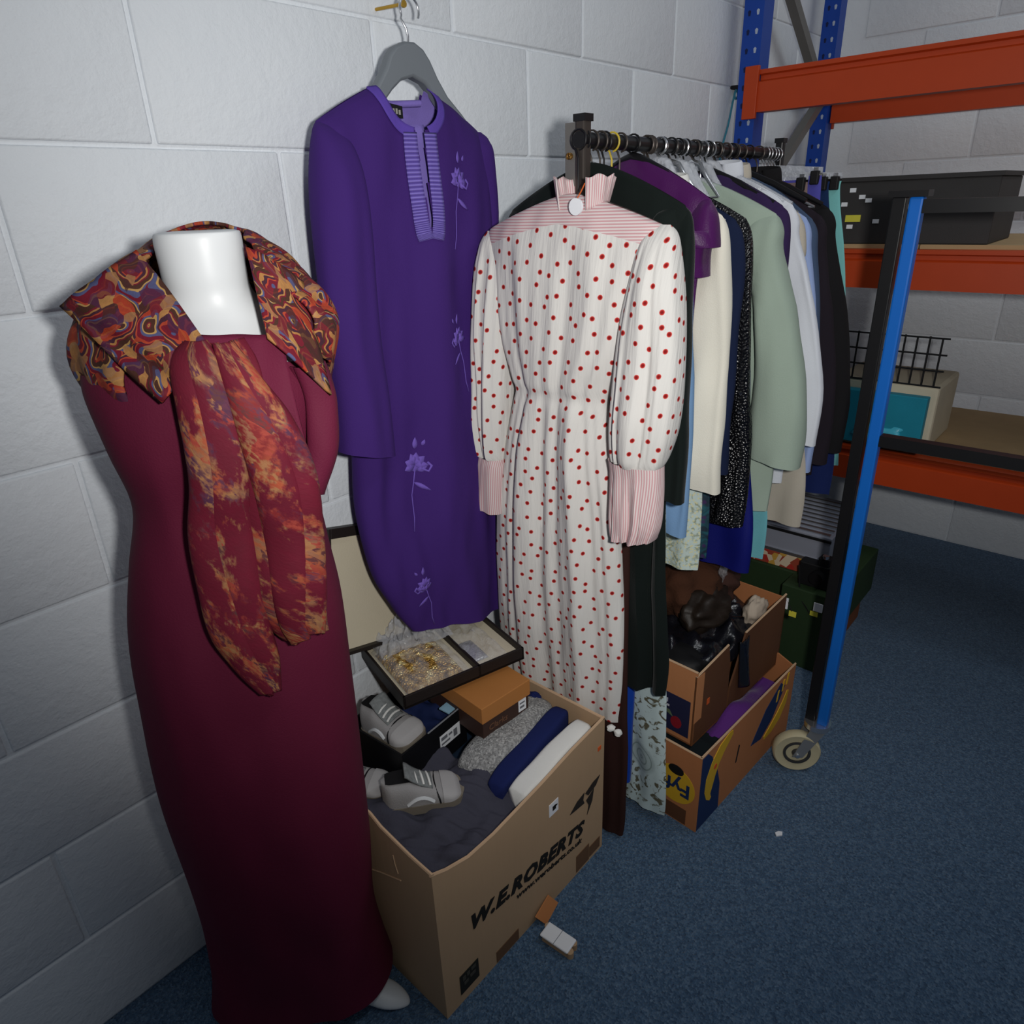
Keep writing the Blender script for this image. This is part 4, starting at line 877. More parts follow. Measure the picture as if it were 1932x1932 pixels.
for k, (a, b_, c, d) in enumerate(((0.016, 0.036, 0.060, 0.069), (0.016, 0.044, 0.048, 0.053), (0.056, 0.068, 0.046, 0.066), (0.040, 0.052, 0.060, 0.066))):
    obj('label_print', MB().box(a, b_, -0.0896, -0.0892, c, d), mat('grey_print', S(110, 112, 118), 0.8, bump=0), lb, world=False, smooth=False)

M_SNK = cloth('grey_suede', (150, 148, 148), 0.9, bump=0.4); M_SOLE = mat('tan_sole', S(120, 112, 100), 0.8); M_TOE = mat('grey_toe', S(166, 164, 164), 0.75, 0.04)
def sneaker(label, heel, toe, z0, z1, wd=0.040, hgt=0.075):
    """z0 heel height, z1 toe height of the sole"""
    h, t2 = Vector((*heel, z0)), Vector((*toe, z1)); d = t2-h; L = d.length
    s = thing('trainer_shoe', label, 'shoe', h, 0, 'pair of grey trainers and one more')
    d.normalize(); nn = Vector((-d.y, d.x, 0)).normalized(); up = d.cross(nn); up = up if up.z > 0 else -up
    def sect(f): # half width, sole thickness, upper height
        w_ = wd*(0.74+0.16*math.sin(f*3.0)) if f < 0.55 else wd*(0.90+0.12*math.sin((f-0.55)*3.4))
        if f > 0.80: w_ *= math.sqrt(max(0.0, 1-((f-0.80)/0.205)**2))
        if f < 0.12: w_ *= math.sqrt(max(0.05, 1-((0.12-f)/0.125)**2))
        hh = hgt if f < 0.35 else hgt*(1-0.62*((f-0.35)/0.65)**0.8)
        if f > 0.9: hh *= 1-0.55*((f-0.9)/0.1)**2
        return w_, hh
    def shell(f0, f1, za, zb, grow=0.0, n=26):
        mb = MB()
        def fn(u, v):
            f = f0+(f1-f0)*u; w_, hh = sect(f); a = math.pi*v
            c, q = math.cos(a), math.sin(a)
            top = za+(min(zb, hh)-za if zb < 1 else hh-za)*(q**0.6)
            p = d*(L*f)+nn*((w_+grow)*(abs(c)**0.55)*(1 if c > 0 else -1))+up*(top+grow*q)
            return (p.x, p.y, p.z, (f*0.2, v*0.1))
        mb.sheet(fn, n, 16); return mb
    def slab(f0, f1, z_a, z_b, grow):
        mb = MB(); fs = [f0+(f1-f0)*k/26 for k in range(27)]
        o1 = [(f, sect(f)[0]+grow) for f in fs]+[(f, -sect(f)[0]-grow) for f in reversed(fs)]
        mb.extrude(o1, lambda a, b, q: tuple(d*(L*a+ (0.004 if a > 0.9 else 0))+nn*b+up*q), z_a, z_b); return mb
    obj('sole', slab(0.0, 1.0, 0.0, 0.020, 0.002), M_SOLE, s, world=False, smooth=False)
    obj('upper', shell(0.0, 0.985, 0.018, 2), M_SNK, s, world=False, sharp=False)
    obj('toe_cap', shell(0.74, 0.99, 0.018, 2, 0.0018), M_TOE, s, world=False, sharp=False)
    obj('piping', MB().tube([tuple(d*(L*(0.70-0.05*math.sin(math.pi*k/14)))+nn*(sect(0.70)[0]*1.02*math.cos(math.pi*k/14))+up*(0.020+(sect(0.69)[1]-0.018)*math.sin(math.pi*k/14)**0.6)) for k in range(15)], 0.0018, 6), M_BLACK, s, world=False)
    def tong(u, v):
        f = 0.62-0.30*v; w_, hh = sect(f)
        p = d*(L*(f-0.03*v))+nn*(0.62*w_*(2*u-1))+up*(hh+0.002+0.018*v*v-0.004*(2*u-1)**2)
        return (p.x, p.y, p.z, (u*0.05, v*0.06))
    obj('tongue', MB().sheet(tong, 8, 10), cloth('grey_mesh', (120, 124, 124), 0.9, var=0.5, vscale=160), s, world=False, solid=0.004)
    def colr(u, v):
        f = 0.05+0.33*v; w_, hh = sect(f); a = math.pi*(0.28+0.44*u)
        p = d*(L*f)+nn*(w_*0.9*math.cos(a))+up*(hh*0.98+0.001+0.002*math.sin(a))
        return (p.x, p.y, p.z, (u, v))
    obj('opening', MB().sheet(colr, 8, 8), M_BLACK, s, world=False)
    obj('side_flash', MB().tube([tuple(d*(L*(0.30+0.32*k/8))+nn*(-(sect(0.30+0.32*k/8)[0]+0.001))+up*(0.026+0.014*math.sin(k/8*3.1))) for k in range(9)], 0.004, 6), M_WHITE, s, world=False)
    for f in (0.42, 0.50, 0.58):
        w_, hh = sect(f)
        obj('lace', MB().tube([tuple(d*(L*(f+0.03*(k/6-0.5)))+nn*(0.55*w_*(1-2*k/6))+up*(hh+0.008-0.006*(2*k/6-1)**2)) for k in range(7)], 0.0024, 6), M_WHITEC, s, world=False)
    return s
sneaker('grey trainer with pale toe sticking out of the black shoebox', (0.712, 1.115), (0.732, 0.968), 0.392, 0.402, 0.043)
sneaker('grey trainer lying on the charcoal fleece in front of the black shoebox', (0.602, 0.935), (0.736, 0.842), 0.352, 0.348, 0.040, 0.070)
sneaker('grey trainer half hidden between mannequin and black shoebox', (0.556, 1.085), (0.640, 0.955), 0.348, 0.348, 0.036, 0.060)

sb = thing('shoebox', 'closed shoebox with orange-brown lid and dark brown base', 'box', (0.925, 0.985, 0.385), R(-5))
obj('box_base', MB().box(-0.070, 0.070, -0.112, 0.112, 0.0, 0.070), mat('dark_brown_box', S(62, 42, 36), 0.6, bump=0.03), sb, world=False, smooth=False, bevel=0.001)
obj('lid', MB().box(-0.0735, 0.0735, -0.1155, 0.1155, 0.050, 0.092), mat('orange_box_lid', S(178, 118, 62), 0.6, 0.05, bump=0.05), sb, world=False, smooth=False, bevel=0.0015)
e1 = obj('size_label', MB().box(0.038, 0.062, -0.1124, -0.1118, 0.016, 0.048), M_PAPER, sb, world=False, smooth=False)
obj('label_print', MB().box(0.042, 0.058, -0.1128, -0.1124, 0.036, 0.040).box(0.042, 0.056, -0.1128, -0.1124, 0.024, 0.030), mat('grey_print', S(110, 112, 118), 0.8, bump=0), e1, world=False, smooth=False)
sc_txt = text_mesh('Clarks', 0.022, shear=0.2); sc_txt.materials.append(mat('script_brown', S(112, 78, 58), 0.6, bump=0))
so = bpy.data.objects.new('printed_script', sc_txt); COL.objects.link(so); so.parent = sb; so.rotation_euler = (R(90), 0, 0); so.location = (-0.055, -0.1122, 0.020)
lp_ = [(0.045*math.cos(a)*0.35+0.02+0.012*k/14, 0.02+0.05*math.sin(a), 0.094+0.004*abs(math.sin(a))) for k, a in enumerate([0.3+0.33*j for j in range(15)])]+[(-0.03, 0.03, 0.094), (-0.06, 0.02, 0.094)]
obj('string_loop', MB().tube(lp_, 0.0014, 6), mat('brown_cord', S(96, 70, 46), 0.8), sb, world=False)

# shallow black case with jewellery, its loose lid leaning on the wall
TZ = 0.492
cs = thing('jewellery_tray', 'shallow black tray with two beige lined compartments on top of the boxes', 'tray', (0.905, 1.065, TZ), R(-15))
hx, hy = 0.155, 0.118
M_TRAY = mat('black_brown_leatherette', S(34, 28, 26), 0.5, 0.1)
obj('base', MB().box(-hx, hx, -hy, hy, 0.0, 0.006), M_TRAY, cs, world=False, smooth=False)
for (a, b, c, d) in ((-hx, hx, -hy, -hy+0.006), (-hx, hx, hy-0.006, hy), (-hx, -hx+0.006, -hy, hy), (hx-0.006, hx, -hy, hy), (0.030, 0.038, -hy, hy)):
    obj('wall_strip', MB().box(a, b, c, d, 0.0, 0.032), M_TRAY, cs, world=False, smooth=False, bevel=0.001)
obj('lining', MB().box(-hx+0.006, 0.030, -hy+0.006, hy-0.006, 0.006, 0.016), M_BEIGE, cs, world=False, smooth=False)
obj('lining', MB().box(0.038, hx-0.006, -hy+0.006, hy-0.006, 0.006, 0.016), M_BEIGE, cs, world=False, smooth=False)
def local_heap(parent, name, x0, x1, y0, y1, z0, f, m, nx=36, ny=36, solid=0.0):
    return obj(name, MB().sheet(lambda u, v: (x0+(x1-x0)*u, y0+(y1-y0)*v, z0+f(u, v), (u*(x1-x0), v*(y1-y0))), nx, ny), m, parent, world=False, sharp=False)
def edge(u, v, p=0.35): return (max(0.0, math.sin(math.pi*u)*math.sin(math.pi*v)))**p
gb = thing('gold_necklace', 'gold chain mesh jewellery in a clear bag on the left of the black tray', 'necklace', (0.895, 1.060, TZ+0.018), R(-15))
local_heap(gb, 'gold_mesh', -0.128, 0.012, -0.092, 0.085, 0.002, lambda u, v: 0.018*edge(u, v, 0.25)+0.006*edge(u, v)*N3(u, v, 8, 1), M_GOLD)
local_heap(gb, 'clear_bag', -0.132, 0.026, -0.098, 0.100, 0.003, lambda u, v: 0.022*edge(u, v, 0.3)+0.020*edge(u, v)*N3(u, v, 6, 5), M_CELLO, 50, 50)
cb = thing('cellophane_bag', 'crumpled clear cellophane bag heaped at the back of the black tray', 'bag', (0.895, 1.060, TZ+0.02), R(-15))
local_heap(cb, 'film', -0.125, 0.06, 0.040, 0.135, 0.010, lambda u, v: 0.055*edge(u, v, 0.5)+0.050*edge(u, v)*N3(u*1.5, v, 6, 9)+0.02*edge(u, v)*N3(u*1.5, v, 15, 3), M_CELLO2, 70, 50)
cb = thing('necklace_bag', 'silver necklace in a clear bag on the right of the black tray', 'necklace', (0.895, 1.060, TZ+0.018), R(-15))
local_heap(cb, 'clear_bag', 0.040, 0.128, -0.096, 0.095, 0.004, lambda u, v: 0.016*edge(u, v, 0.3)+0.022*edge(u, v)*N3(u, v, 5, 12), M_CELLO, 40, 40)
local_heap(cb, 'silver_chain', 0.048, 0.088, -0.075, 0.01, -0.001, lambda u, v: 0.009*edge(u, v), mat('silver_chain', S(206, 208, 212), 0.25, 0.3, 120, 1.0, 190, metal=0.7))

# the loose lid: tilted back against the wall
ld = thing('tray_lid', 'shallow box lid with beige inside and black edges leaning against the wall', 'lid', (0.825, 1.165, 0.545))
ld.rotation_euler = (R(-8), R(13), 0)
W2, HL = 0.150, 0.262
obj('inside_panel', MB().box(-W2, W2, 0.010, 0.014, 0.0, HL), M_BEIGE, ld, world=False, smooth=False)
obj('back_board', MB().box(-W2, W2, 0.014, 0.018, 0.0, HL), M_TRAY, ld, world=False, smooth=False)
for (a, b, c, d) in ((-W2, W2, HL, HL+0.022), (-W2, W2, -0.008, 0.0), (-W2-0.006, -W2, -0.008, HL+0.022), (W2, W2+0.006, -0.008, HL+0.022)):
    obj('edge_strip', MB().box(a, b, -0.006, 0.018, c, d), M_TRAY, ld, world=False, smooth=False, bevel=0.001)

# ------------------------------------------------------------------ banana boxes
def bbox_local(px, py, rot):
    return Vector((px, py, 0)), rot
BR = R(-3.2)
bl = thing('banana_box', 'lower open banana carton with yellow and blue banana print', 'box', (1.246, 0.548, 0.0), BR)
LX, LY, LH, T5 = 0.512, 0.340, 0.240, 0.005
lowp = {}
lowp['front'] = obj('front_panel', MB().box(0, LX, 0, T5, 0, LH), M_CARD2, bl, world=False, smooth=False)
lowp['left'] = obj('side_panel', MB().box(0, T5, T5, LY-T5, 0, LH), M_CARD2, bl, world=False, smooth=False)
obj('back_panel', MB().box(0, LX, LY-T5, LY, 0, LH), M_CARD2, bl, world=False, smooth=False)
# far end panel with a hand hole
def holed(y0, y1, z0, z1, hy_, hz_, ra, rb, x0, x1, n=24):
    mb = MB(); cor = [(y0, z0), (y1, z0), (y1, z1), (y0, z1)]
    outer = []
    for k in range(n):
        a = 2*math.pi*k/n; c, s = math.cos(a), math.sin(a)
        f = min((y1-hy_)/c if c > 1e-6 else (y0-hy_)/c if c < -1e-6 else 9, (z1-hz_)/s if s > 1e-6 else (z0-hz_)/s if s < -1e-6 else 9)
        outer.append((hy_+c*f, hz_+s*f))
    inner = [(hy_+ra*math.cos(2*math.pi*k/n), hz_+rb*math.sin(2*math.pi*k/n)) for k in range(n)]
    for X in (x0, x1):
        io = [mb.vert((X, *p)) for p in outer]; ii = [mb.vert((X, *p)) for p in inner]
        for k in range(n): mb.quad(io[k], io[(k+1) % n], ii[(k+1) % n], ii[k])
    for k in range(n): mb.quad(k, (k+1) % n, 2*n+(k+1) % n, 2*n+k); mb.quad(n+k, n+(k+1) % n, 3*n+(k+1) % n, 3*n+k)
    return mb
obj('end_panel', holed(T5, LY-T5, 0, LH+0.012, 0.16, 0.19, 0.04, 0.018, LX-T5, LX), M_CARD2, bl, world=False, smooth=False)
obj('base_panel', MB().box(T5, LX-T5, T5, LY-T5, 0, T5), M_CARD2, bl, world=False, smooth=False)
obj('rim', MB().tube([(0, T5/2, LH), (LX, T5/2, LH)], 0.003, 6).tube([(T5/2, 0, LH), (T5/2, LY, LH)], 0.003, 6), M_CARDEDGE, bl, world=False)
yz = lambda a, b, q: (q, a, b)
ov = [(0.068+0.058*math.cos(2*math.pi*k/32), 0.118+0.056*math.sin(2*math.pi*k/32)) for k in range(32)]
lo_oval = obj('yellow_oval', MB().extrude(ov, yz, -0.0012, 0.0004), M_YELLOW, lowp['left'], world=False, smooth=False)
hole = [(0.066+0.022*math.cos(2*math.pi*k/20), 0.165+0.014*math.sin(2*math.pi*k/20)) for k in range(20)]
obj('hand_hole', MB().extrude(hole, yz, -0.0022, 0.0006), M_BLACK, lowp['left'], world=False, smooth=False)
me = text_mesh('Fyffes', 0.060, bold=0.0012); me.materials.append(M_NAVYPR)
tx = bpy.data.objects.new('printed_name', me); COL.objects.link(tx); tx.parent = lowp['left']
# lettering upside down on the end of the carton: starts at the right, runs left
tx.matrix_local = Matrix(((0, 0, -1, -0.0018), (1, 0, 0, 0.022), (0, -1, 0, 0.134), (0, 0, 0, 1)))
obj('scuff_panel', MB().box(-0.001, 0.0004, 0.03, 0.10, 0.004, 0.052), M_CARD_D, lowp['left'], world=False, smooth=False)
xz = lambda a, b, q: (a, q, b)
obj('navy_panel', MB().extrude([(0.004, 0.002), (0.11, 0.002), (0.105, 0.09), (0.085, 0.15), (0.05, 0.215), (0.03, 0.236), (0.004, 0.236)], xz, -0.0010, 0.0004), M_NAVYPR, lowp['front'], world=False, smooth=False)
def crescent(pts_c, wds):
    l, r = [], []
    for k, p in enumerate(pts_c):
        d = Vector(pts_c[min(k+1, len(pts_c)-1)])-Vector(pts_c[max(k-1, 0)]); d.normalize(); nn = Vector((-d.y, d.x))*wds[k]
        l.append((p[0]+nn.x, p[1]+nn.y)); r.append((p[0]-nn.x, p[1]-nn.y))
    return l+list(reversed(r))
cpts = [(0.060, 0.070), (0.048, 0.085), (0.046, 0.110), (0.052, 0.145), (0.070, 0.180), (0.100, 0.208), (0.135, 0.225), (0.150, 0.228)]
ban = obj('banana_print', MB().extrude(crescent(cpts, [0.005, 0.010, 0.019, 0.024, 0.024, 0.021, 0.013, 0.006]), xz, -0.0018, 0.0004), M_YELLOW, lowp['front'], world=False, smooth=False)
obj('print_spot', MB().extrude([(0.070+0.008*math.cos(k), 0.170+0.008*math.sin(k)) for k in [2*math.pi*j/10 for j in range(10)]], xz, -0.0024, -0.0016), mat('orange_sticker', S(206, 92, 40)), ban, world=False, smooth=False)
cp2 = [(0.300+0.02*k, 0.055+0.020*k+0.003*(k-3)**2) for k in range(7)]
obj('navy_panel', MB().extrude([(0.27, 0.10), (0.33, 0.085), (0.39, 0.12), (0.45, 0.20), (0.42, 0.225), (0.34, 0.18)], xz, -0.0010, 0.0004), M_NAVYPR, lowp['front'], world=False, smooth=False)
obj('banana_print', MB().extrude(crescent([(0.35, 0.075), (0.39, 0.085), (0.43, 0.105), (0.46, 0.135), (0.475, 0.17)], [0.006, 0.016, 0.020, 0.016, 0.006]), xz, -0.0018, 0.0004), M_YELLOW, lowp['front'], world=False, smooth=False)
for (a, b) in ((0.40, 0.17), (0.43, 0.19), (0.455, 0.20)):
    obj('printed_stroke', MB().extrude([(a, b), (a+0.008, b), (a+0.014, b+0.035), (a+0.006, b+0.035)], xz, -0.0020, 0.0004), M_YELLOW, lowp['front'], world=False, smooth=False)
obj('slot_print', MB().extrude([(0.185, 0.10), (0.19, 0.10), (0.20, 0.15), (0.195, 0.155)], xz, -0.0012, 0.0004), M_BLACK, lowp['front'], world=False, smooth=False)
def frame(ob, rx, ry, rz=0.0, rot=BR): # world point from a carton frame
    c, s = math.cos(rot), math.sin(rot); o = ob.location; return (o.x+rx*c-ry*s, o.y+rx*s+ry*c, o.z+rz)
pc = thing('purple_cloth', 'purple velvet cloth stuffed in the lower banana carton', 'cloth', bl.location, BR)
obj('cloth_heap', MB().sheet(lambda u, v: (0.010+0.46*u, 0.010+0.31*v, 0.180+0.066*math.exp(-((u-0.5)/0.24)**2)*edge(u, min(1.0, v+0.12), 0.3)*(1 if v < 0.16 else 0.5)+0.02*N3(u, v, 6, 2)*edge(u, v), (u*0.5, v*0.4)), 40, 30), cloth('purple_velvet', (88, 40, 118), 0.8, sheen=0.2, bump=0.6, bscale=160), pc, world=False, sharp=False)
obj('dark_cloth', MB().sheet(lambda u, v: (0.008+0.12*u, 0.008+0.32*v, 0.205+0.008*N3(u, v, 4, 6), (u*0.5, v*0.4)), 14, 20), cloth('black_teal_cloth', (16, 24, 28)), pc, world=False, sharp=False)

bu = thing('fruit_carton', 'upper open fruit carton with navy strawberry label, full of black bags', 'box', (1.298, 0.602, 0.212), BR)
UX, UY, UH = 0.470, 0.290, 0.222
M_CARD3 = m_card('pale_brown_card', (190, 128, 84))
ul_ = obj('side_panel', MB().box(0, T5, 0, UY, 0, UH), M_CARD3, bu, world=False, smooth=False)
obj('front_panel', MB().extrude([(0.0, 0.0), (0.17, 0.0), (0.165, UH-0.06), (0.15, UH+0.004), (0.04, UH-0.008), (0.0, UH-0.012)], xz, 0.0, T5), M_CARD_D, bu, world=False, smooth=False)
obj('front_panel', MB().extrude([(0.17, 0.0), (UX, 0.0), (UX, UH+0.01), (0.24, UH-0.004), (0.20, UH-0.10), (0.18, UH-0.14)], xz, 0.0, T5), M_CARD_D, bu, world=False, smooth=False)
obj('back_panel', MB().box(0, UX, UY-T5, UY, 0, UH), M_CARD_D, bu, world=False, smooth=False)
obj('end_panel', MB().box(UX-T5, UX, 0, UY, 0, UH), M_CARD2, bu, world=False, smooth=False)
obj('base_panel', MB().box(0, UX, 0, UY, 0, T5), M_CARD2, bu, world=False, smooth=False)
obj('rim', MB().tube([(0, T5/2, UH-0.012), (0.04, T5/2, UH-0.008), (0.15, T5/2, UH+0.004)], 0.003, 6).tube([(0.24, T5/2, UH-0.004), (UX, T5/2, UH+0.01)], 0.003, 6).tube([(T5/2, 0, UH), (T5/2, UY, UH)], 0.003, 6), M_CARDEDGE, bu, world=False)
obj('corner_post', MB().box(0.0, 0.034, -0.001, 0.002, 0.07, UH-0.014), M_CARD3, bu, world=False, smooth=False)
nl = obj('navy_label', MB().box(-0.001, 0.0004, 0.012, 0.15, 0.018, 0.130), mat('label_navy', S(34, 36, 66), 0.6, bump=0), ul_, world=False, smooth=False)
for (a, b, c, d) in ((0.075, 0.105, 0.100, 0.112), (0.085, 0.130, 0.082, 0.092), (0.070, 0.082, 0.088, 0.094)):
    obj('label_lettering', MB().box(-0.0016, -0.0008, a, b, c, d), mat('label_white', S(196, 196, 208), 0.7, bump=0), nl, world=False, smooth=False)
obj('strawberry_print', MB().extrude([(0.048+0.016*math.cos(k), 0.050+0.018*math.sin(k)) for k in [2*math.pi*j/14 for j in range(14)]], yz, -0.0016, -0.0006), mat('strawberry_red', S(136, 26, 40), 0.6, bump=0), nl, world=False, smooth=False)
obj('leaf_print', MB().extrude([(0.058, 0.062), (0.078, 0.070), (0.086, 0.082), (0.068, 0.078)], yz, -0.0016, -0.0006), mat('leaf_green', S(96, 112, 84), 0.6, bump=0), nl, world=False, smooth=False)
obj('orange_dot', MB().box(0.058, 0.070, -0.0012, 0.0, 0.095, 0.112), mat('orange_sticker', S(206, 92, 40)), bu, world=False, smooth=False)
def in_carton(name, label, cat, c, r, seed, m, amp=0.3, rot=0.0, n=34, mm=20):
    mb = MB(); blob(mb, frame(bu, *c), r, seed, amp, n, mm, rot); return tag(obj(name, mb, m, sharp=False), label, cat)
heapb = MB().sheet(lambda u, v: (*frame(bu, 0.012+0.446*u, 0.010+0.27*v)[:2], 0.212+0.150+0.055*edge(u, v, 0.4)+0.05*edge(u, v)*N3(u*1.3, v, 6, 3), (u, v)), 50, 40)
tag(obj('bin_liner', heapb, M_BIN, sharp=False), 'shiny black plastic bag spread across the upper carton', 'bag')
in_carton('black_hat_box', 'matt black cloth bundle at the near end of the upper carton', 'bundle', (0.080, 0.125, 0.170), (0.072, 0.105, 0.034), 4, M_BLACK, 0.12)
in_carton('brown_fur_hat', 'brown fur hat heaped at the back of the upper carton', 'hat', (0.27, 0.195, 0.285), (0.115, 0.085, 0.085), 7, cloth('brown_fur', (72, 44, 30), 0.95, bump=0.9, bscale=120), 0.22)
in_carton('dark_brown_bag', 'dark brown leather handbag in front of the fur hat', 'handbag', (0.235, 0.125, 0.245), (0.095, 0.055, 0.052), 11, mat('dark_leather', S(36, 28, 22), 0.5, 0.2), 0.25)
in_carton('brown_scarf', 'brown cloth at the far end of the upper carton', 'scarf', (0.385, 0.190, 0.235), (0.075, 0.075, 0.060), 14, cloth('brown_cloth', (62, 40, 34)), 0.25)
in_carton('clear_packet', 'crinkled clear plastic packet on the brown cloth', 'bag', (0.362, 0.160, 0.292), (0.030, 0.026, 0.032), 15, M_CELLO, 0.5)
in_carton('cream_cloth', 'cream cloth tucked at the front edge of the upper carton', 'cloth', (0.375, 0.045, 0.205), (0.055, 0.026, 0.040), 17, cloth('cream_cloth', (176, 162, 146)), 0.2)
bgp = MB().sheet(lambda u, v: (*frame(bu, 0.190+0.05*u+0.02*v, -0.008-0.012*math.sin(math.pi*u)*(0.4+v))[:2], 0.212+0.215-0.15*v+0.006*N3(u, v, 7), (u, v)), 16, 20)
tag(obj('bag_tail', bgp, M_BIN, sharp=False, solid=0.002), 'tail of black plastic bag hanging through the split carton front', 'bag')

# ------------------------------------------------------------------ things at the back, under the racking
ST = 'boxes stacked under the racking'
s1 = thing('brown_carton', 'low brown cardboard carton on the floor under the dark green case', 'box', (2.36, 0.76, 0.0), 0)
obj('carton_body', MB().box(2.19, 2.53, 0.555, 0.97, 0.0, 0.125), m_card('rust_card', (128, 74, 44)), s1, smooth=False, bevel=0.002)
s2 = thing('green_case', 'flat dark green case lying on the brown carton', 'case', (2.36, 0.76, 0.125), 0)
obj('case_body', MB().box(2.185, 2.54, 0.53, 0.98, 0.125, 0.292), mat('dark_green', S(40, 60, 34), 0.7), s2, smooth=False, bevel=0.004)
s3 = thing('floral_box', 'box with red and cream printed edge under the silver case', 'box', (2.36, 0.78, 0.292), 0)
def m_printed():
    t = NT('printed_edge'); co = t.coord('Object')
    c = t.ramp(t.vor(co, 42, out='Color'), [(0.0, S(178, 50, 40)), (0.3, S(224, 204, 176)), (0.55, S(160, 70, 50)), (0.72, S(206, 160, 70)), (0.85, S(232, 226, 214))], 'CONSTANT')
    t.set(Base_Color=c, Roughness=0.5); return t.m
obj('box_body', MB().box(2.195, 2.53, 0.655, 0.98, 0.292, 0.345), m_printed(), s3, smooth=False, bevel=0.002)
s4 = thing('silver_case', 'flat silver grey case with ribbed top edge', 'case', (2.36, 0.76, 0.345), 0)
obj('case_body', MB().box(2.20, 2.54, 0.60, 0.99, 0.345, 0.440), mat('silver_case', S(158, 162, 176), 0.4, 0.06, metal=0.2, bump=0), s4, smooth=False, bevel=0.003)
obj('trim', MB().box(2.194, 2.20, 0.60, 0.99, 0.345, 0.356), M_CHROME, s4, smooth=False)
obj('trim', MB().box(2.194, 2.20, 0.60, 0.99, 0.424, 0.432), M_BLACK, s4, smooth=False)
for k in range(9): obj('rib', MB().box(2.21+0.035*k, 2.222+0.035*k, 0.61, 0.98, 0.440, 0.446), M_CHROME, s4, smooth=False)
cm = thing('film_camera', 'small black camera with tag in front of the silver case', 'camera', (2.14, 0.60, 0.292))
obj('body', MB().box(2.12, 2.165, 0.555, 0.665, 0.292, 0.375), M_BLACK, cm, smooth=False, bevel=0.004)
obj('viewfinder', MB().box(2.122, 2.16, 0.575, 0.61, 0.375, 0.402), M_BLACK, cm, smooth=False, bevel=0.003)
obj('lens', MB().cyl((2.12, 0.602, 0.338), (2.095, 0.602, 0.338), 0.022, 20), M_BLKMET, cm)
obj('top_dial', MB().cyl((2.13, 0.59, 0.402), (2.13, 0.59, 0.412), 0.010, 12), M_CHROME, cm)
obj('strap', MB().tube([(2.118, 0.665, 0.36), (2.09, 0.64, 0.26), (2.08, 0.60, 0.22), (2.10, 0.556, 0.29)], 0.003, 6), M_BLACK, cm)
sup = thing('camera_shelf', 'dark green ledge carrying the small black camera', 'ledge', (2.14, 0.62, 0.125))
obj('ledge', MB().box(2.085, 2.184, 0.545, 0.70, 0.0, 0.2915), mat('dark_green', S(40, 60, 34), 0.7), sup, smooth=False, bevel=0.003)
for i, (x, y, z, lab_) in enumerate(((2.080, 0.575, 0.235, 'camera price tag, white with yellow end'), )):
    t = thing('price_tag', 'white and yellow price tag on the green ledge', 'tag', (x, y, z))
    obj('card', MB().box(x-0.003, x, y-0.014, y+0.014, z, z+0.030), M_PAPER, t, smooth=False)
    obj('yellow_end', MB().box(x-0.003, x, y-0.002, y+0.022, z-0.020, z-0.004), mat('tag_yellow', S(214, 206, 70), 0.6, bump=0), t, smooth=False)
q = frame(bu, 0.474, 0.004, 0.21)
t = thing('price_tag', 'white and yellow price tag dangling at the far corner of the upper carton', 'tag', q)
obj('card', MB().box(q[0]+0.001, q[0]+0.004, q[1]-0.008, q[1]+0.006, q[2]-0.028, q[2]+0.006), M_PAPER, t, smooth=False)
obj('yellow_end', MB().box(q[0]+0.001, q[0]+0.004, q[1]-0.034, q[1]-0.014, q[2]-0.046, q[2]-0.030), mat('tag_yellow', S(214, 206, 70)), t, smooth=False)
obj('string', MB().tube([(q[0]+0.002, q[1], q[2]+0.004), (q[0]+0.002, q[1]-0.012, q[2]-0.012), (q[0]+0.002, q[1]-0.022, q[2]-0.032)], 0.0012, 5), M_BLACK, t)

# ------------------------------------------------------------------ wheeled stand at the right
tr = thing('wheeled_stand', 'black and blue metal stand leg on a cream caster at the right', 'stand', (1.662, 0.425, 0.0))
obj('black_post', MB().box(1.650, 1.674, 0.418, 0.444, 0.150, 1.46), M_BLKMET, tr, smooth=False, bevel=0.002)
obj('blue_tube', MB().box(1.646, 1.672, 0.386, 0.412, 0.155, 1.46), M_BLUET, tr, smooth=False, bevel=0.004)
obj('top_plate', MB().box(1.640, 1.680, 0.378, 0.450, 1.46, 1.472), M_BLKMET, tr, smooth=False)
obj('cross_bar', MB().box(1.646, 1.672, -0.42, 0.386, 0.95, 0.975), M_BLKMET, tr, smooth=False)
obj('black_post', MB().box(1.646, 1.672, -0.445, -0.42, 0.0, 1.46), M_BLKMET, tr, smooth=False)
obj('cross_bar', MB().box(1.646, 1.672, -0.42, 0.386, 1.43, 1.455), M_BLKMET, tr, smooth=False)
cz = thing('x', '', '') if False else None
ax = Vector((0.80, 0.60, 0.0)); ax = Vector((-Fv.x, -Fv.y, 0)).normalized()   # wheel axle
ax = Vector((-0.86, -0.51, 0))
ax.normalize(); wc = Vector((1.622, 0.445, 0.0625)); perp = Vector((-ax.y, ax.x, 0))
caster = obj('caster_plate', MB().cyl((1.660, 0.412, 0.140), (1.660, 0.412, 0.156), 0.034, 24), M_CHROME, tr)
def wheel_lathe(prof_, n=32):
    mb = MB(); up = Vector((0, 0, 1)); rows = []
    for (a, r) in prof_:
        rows.append([mb.vert(wc+ax*a+(perp*math.cos(2*math.pi*k/n)+up*math.sin(2*math.pi*k/n))*r) for k in range(n)])
    for r1, r2 in zip(rows, rows[1:]):
        for k in range(n): mb.quad(r1[k], r1[(k+1) % n], r2[(k+1) % n], r2[k])
    mb.f.append(tuple(rows[0])); mb.f.append(tuple(rows[-1])); return mb
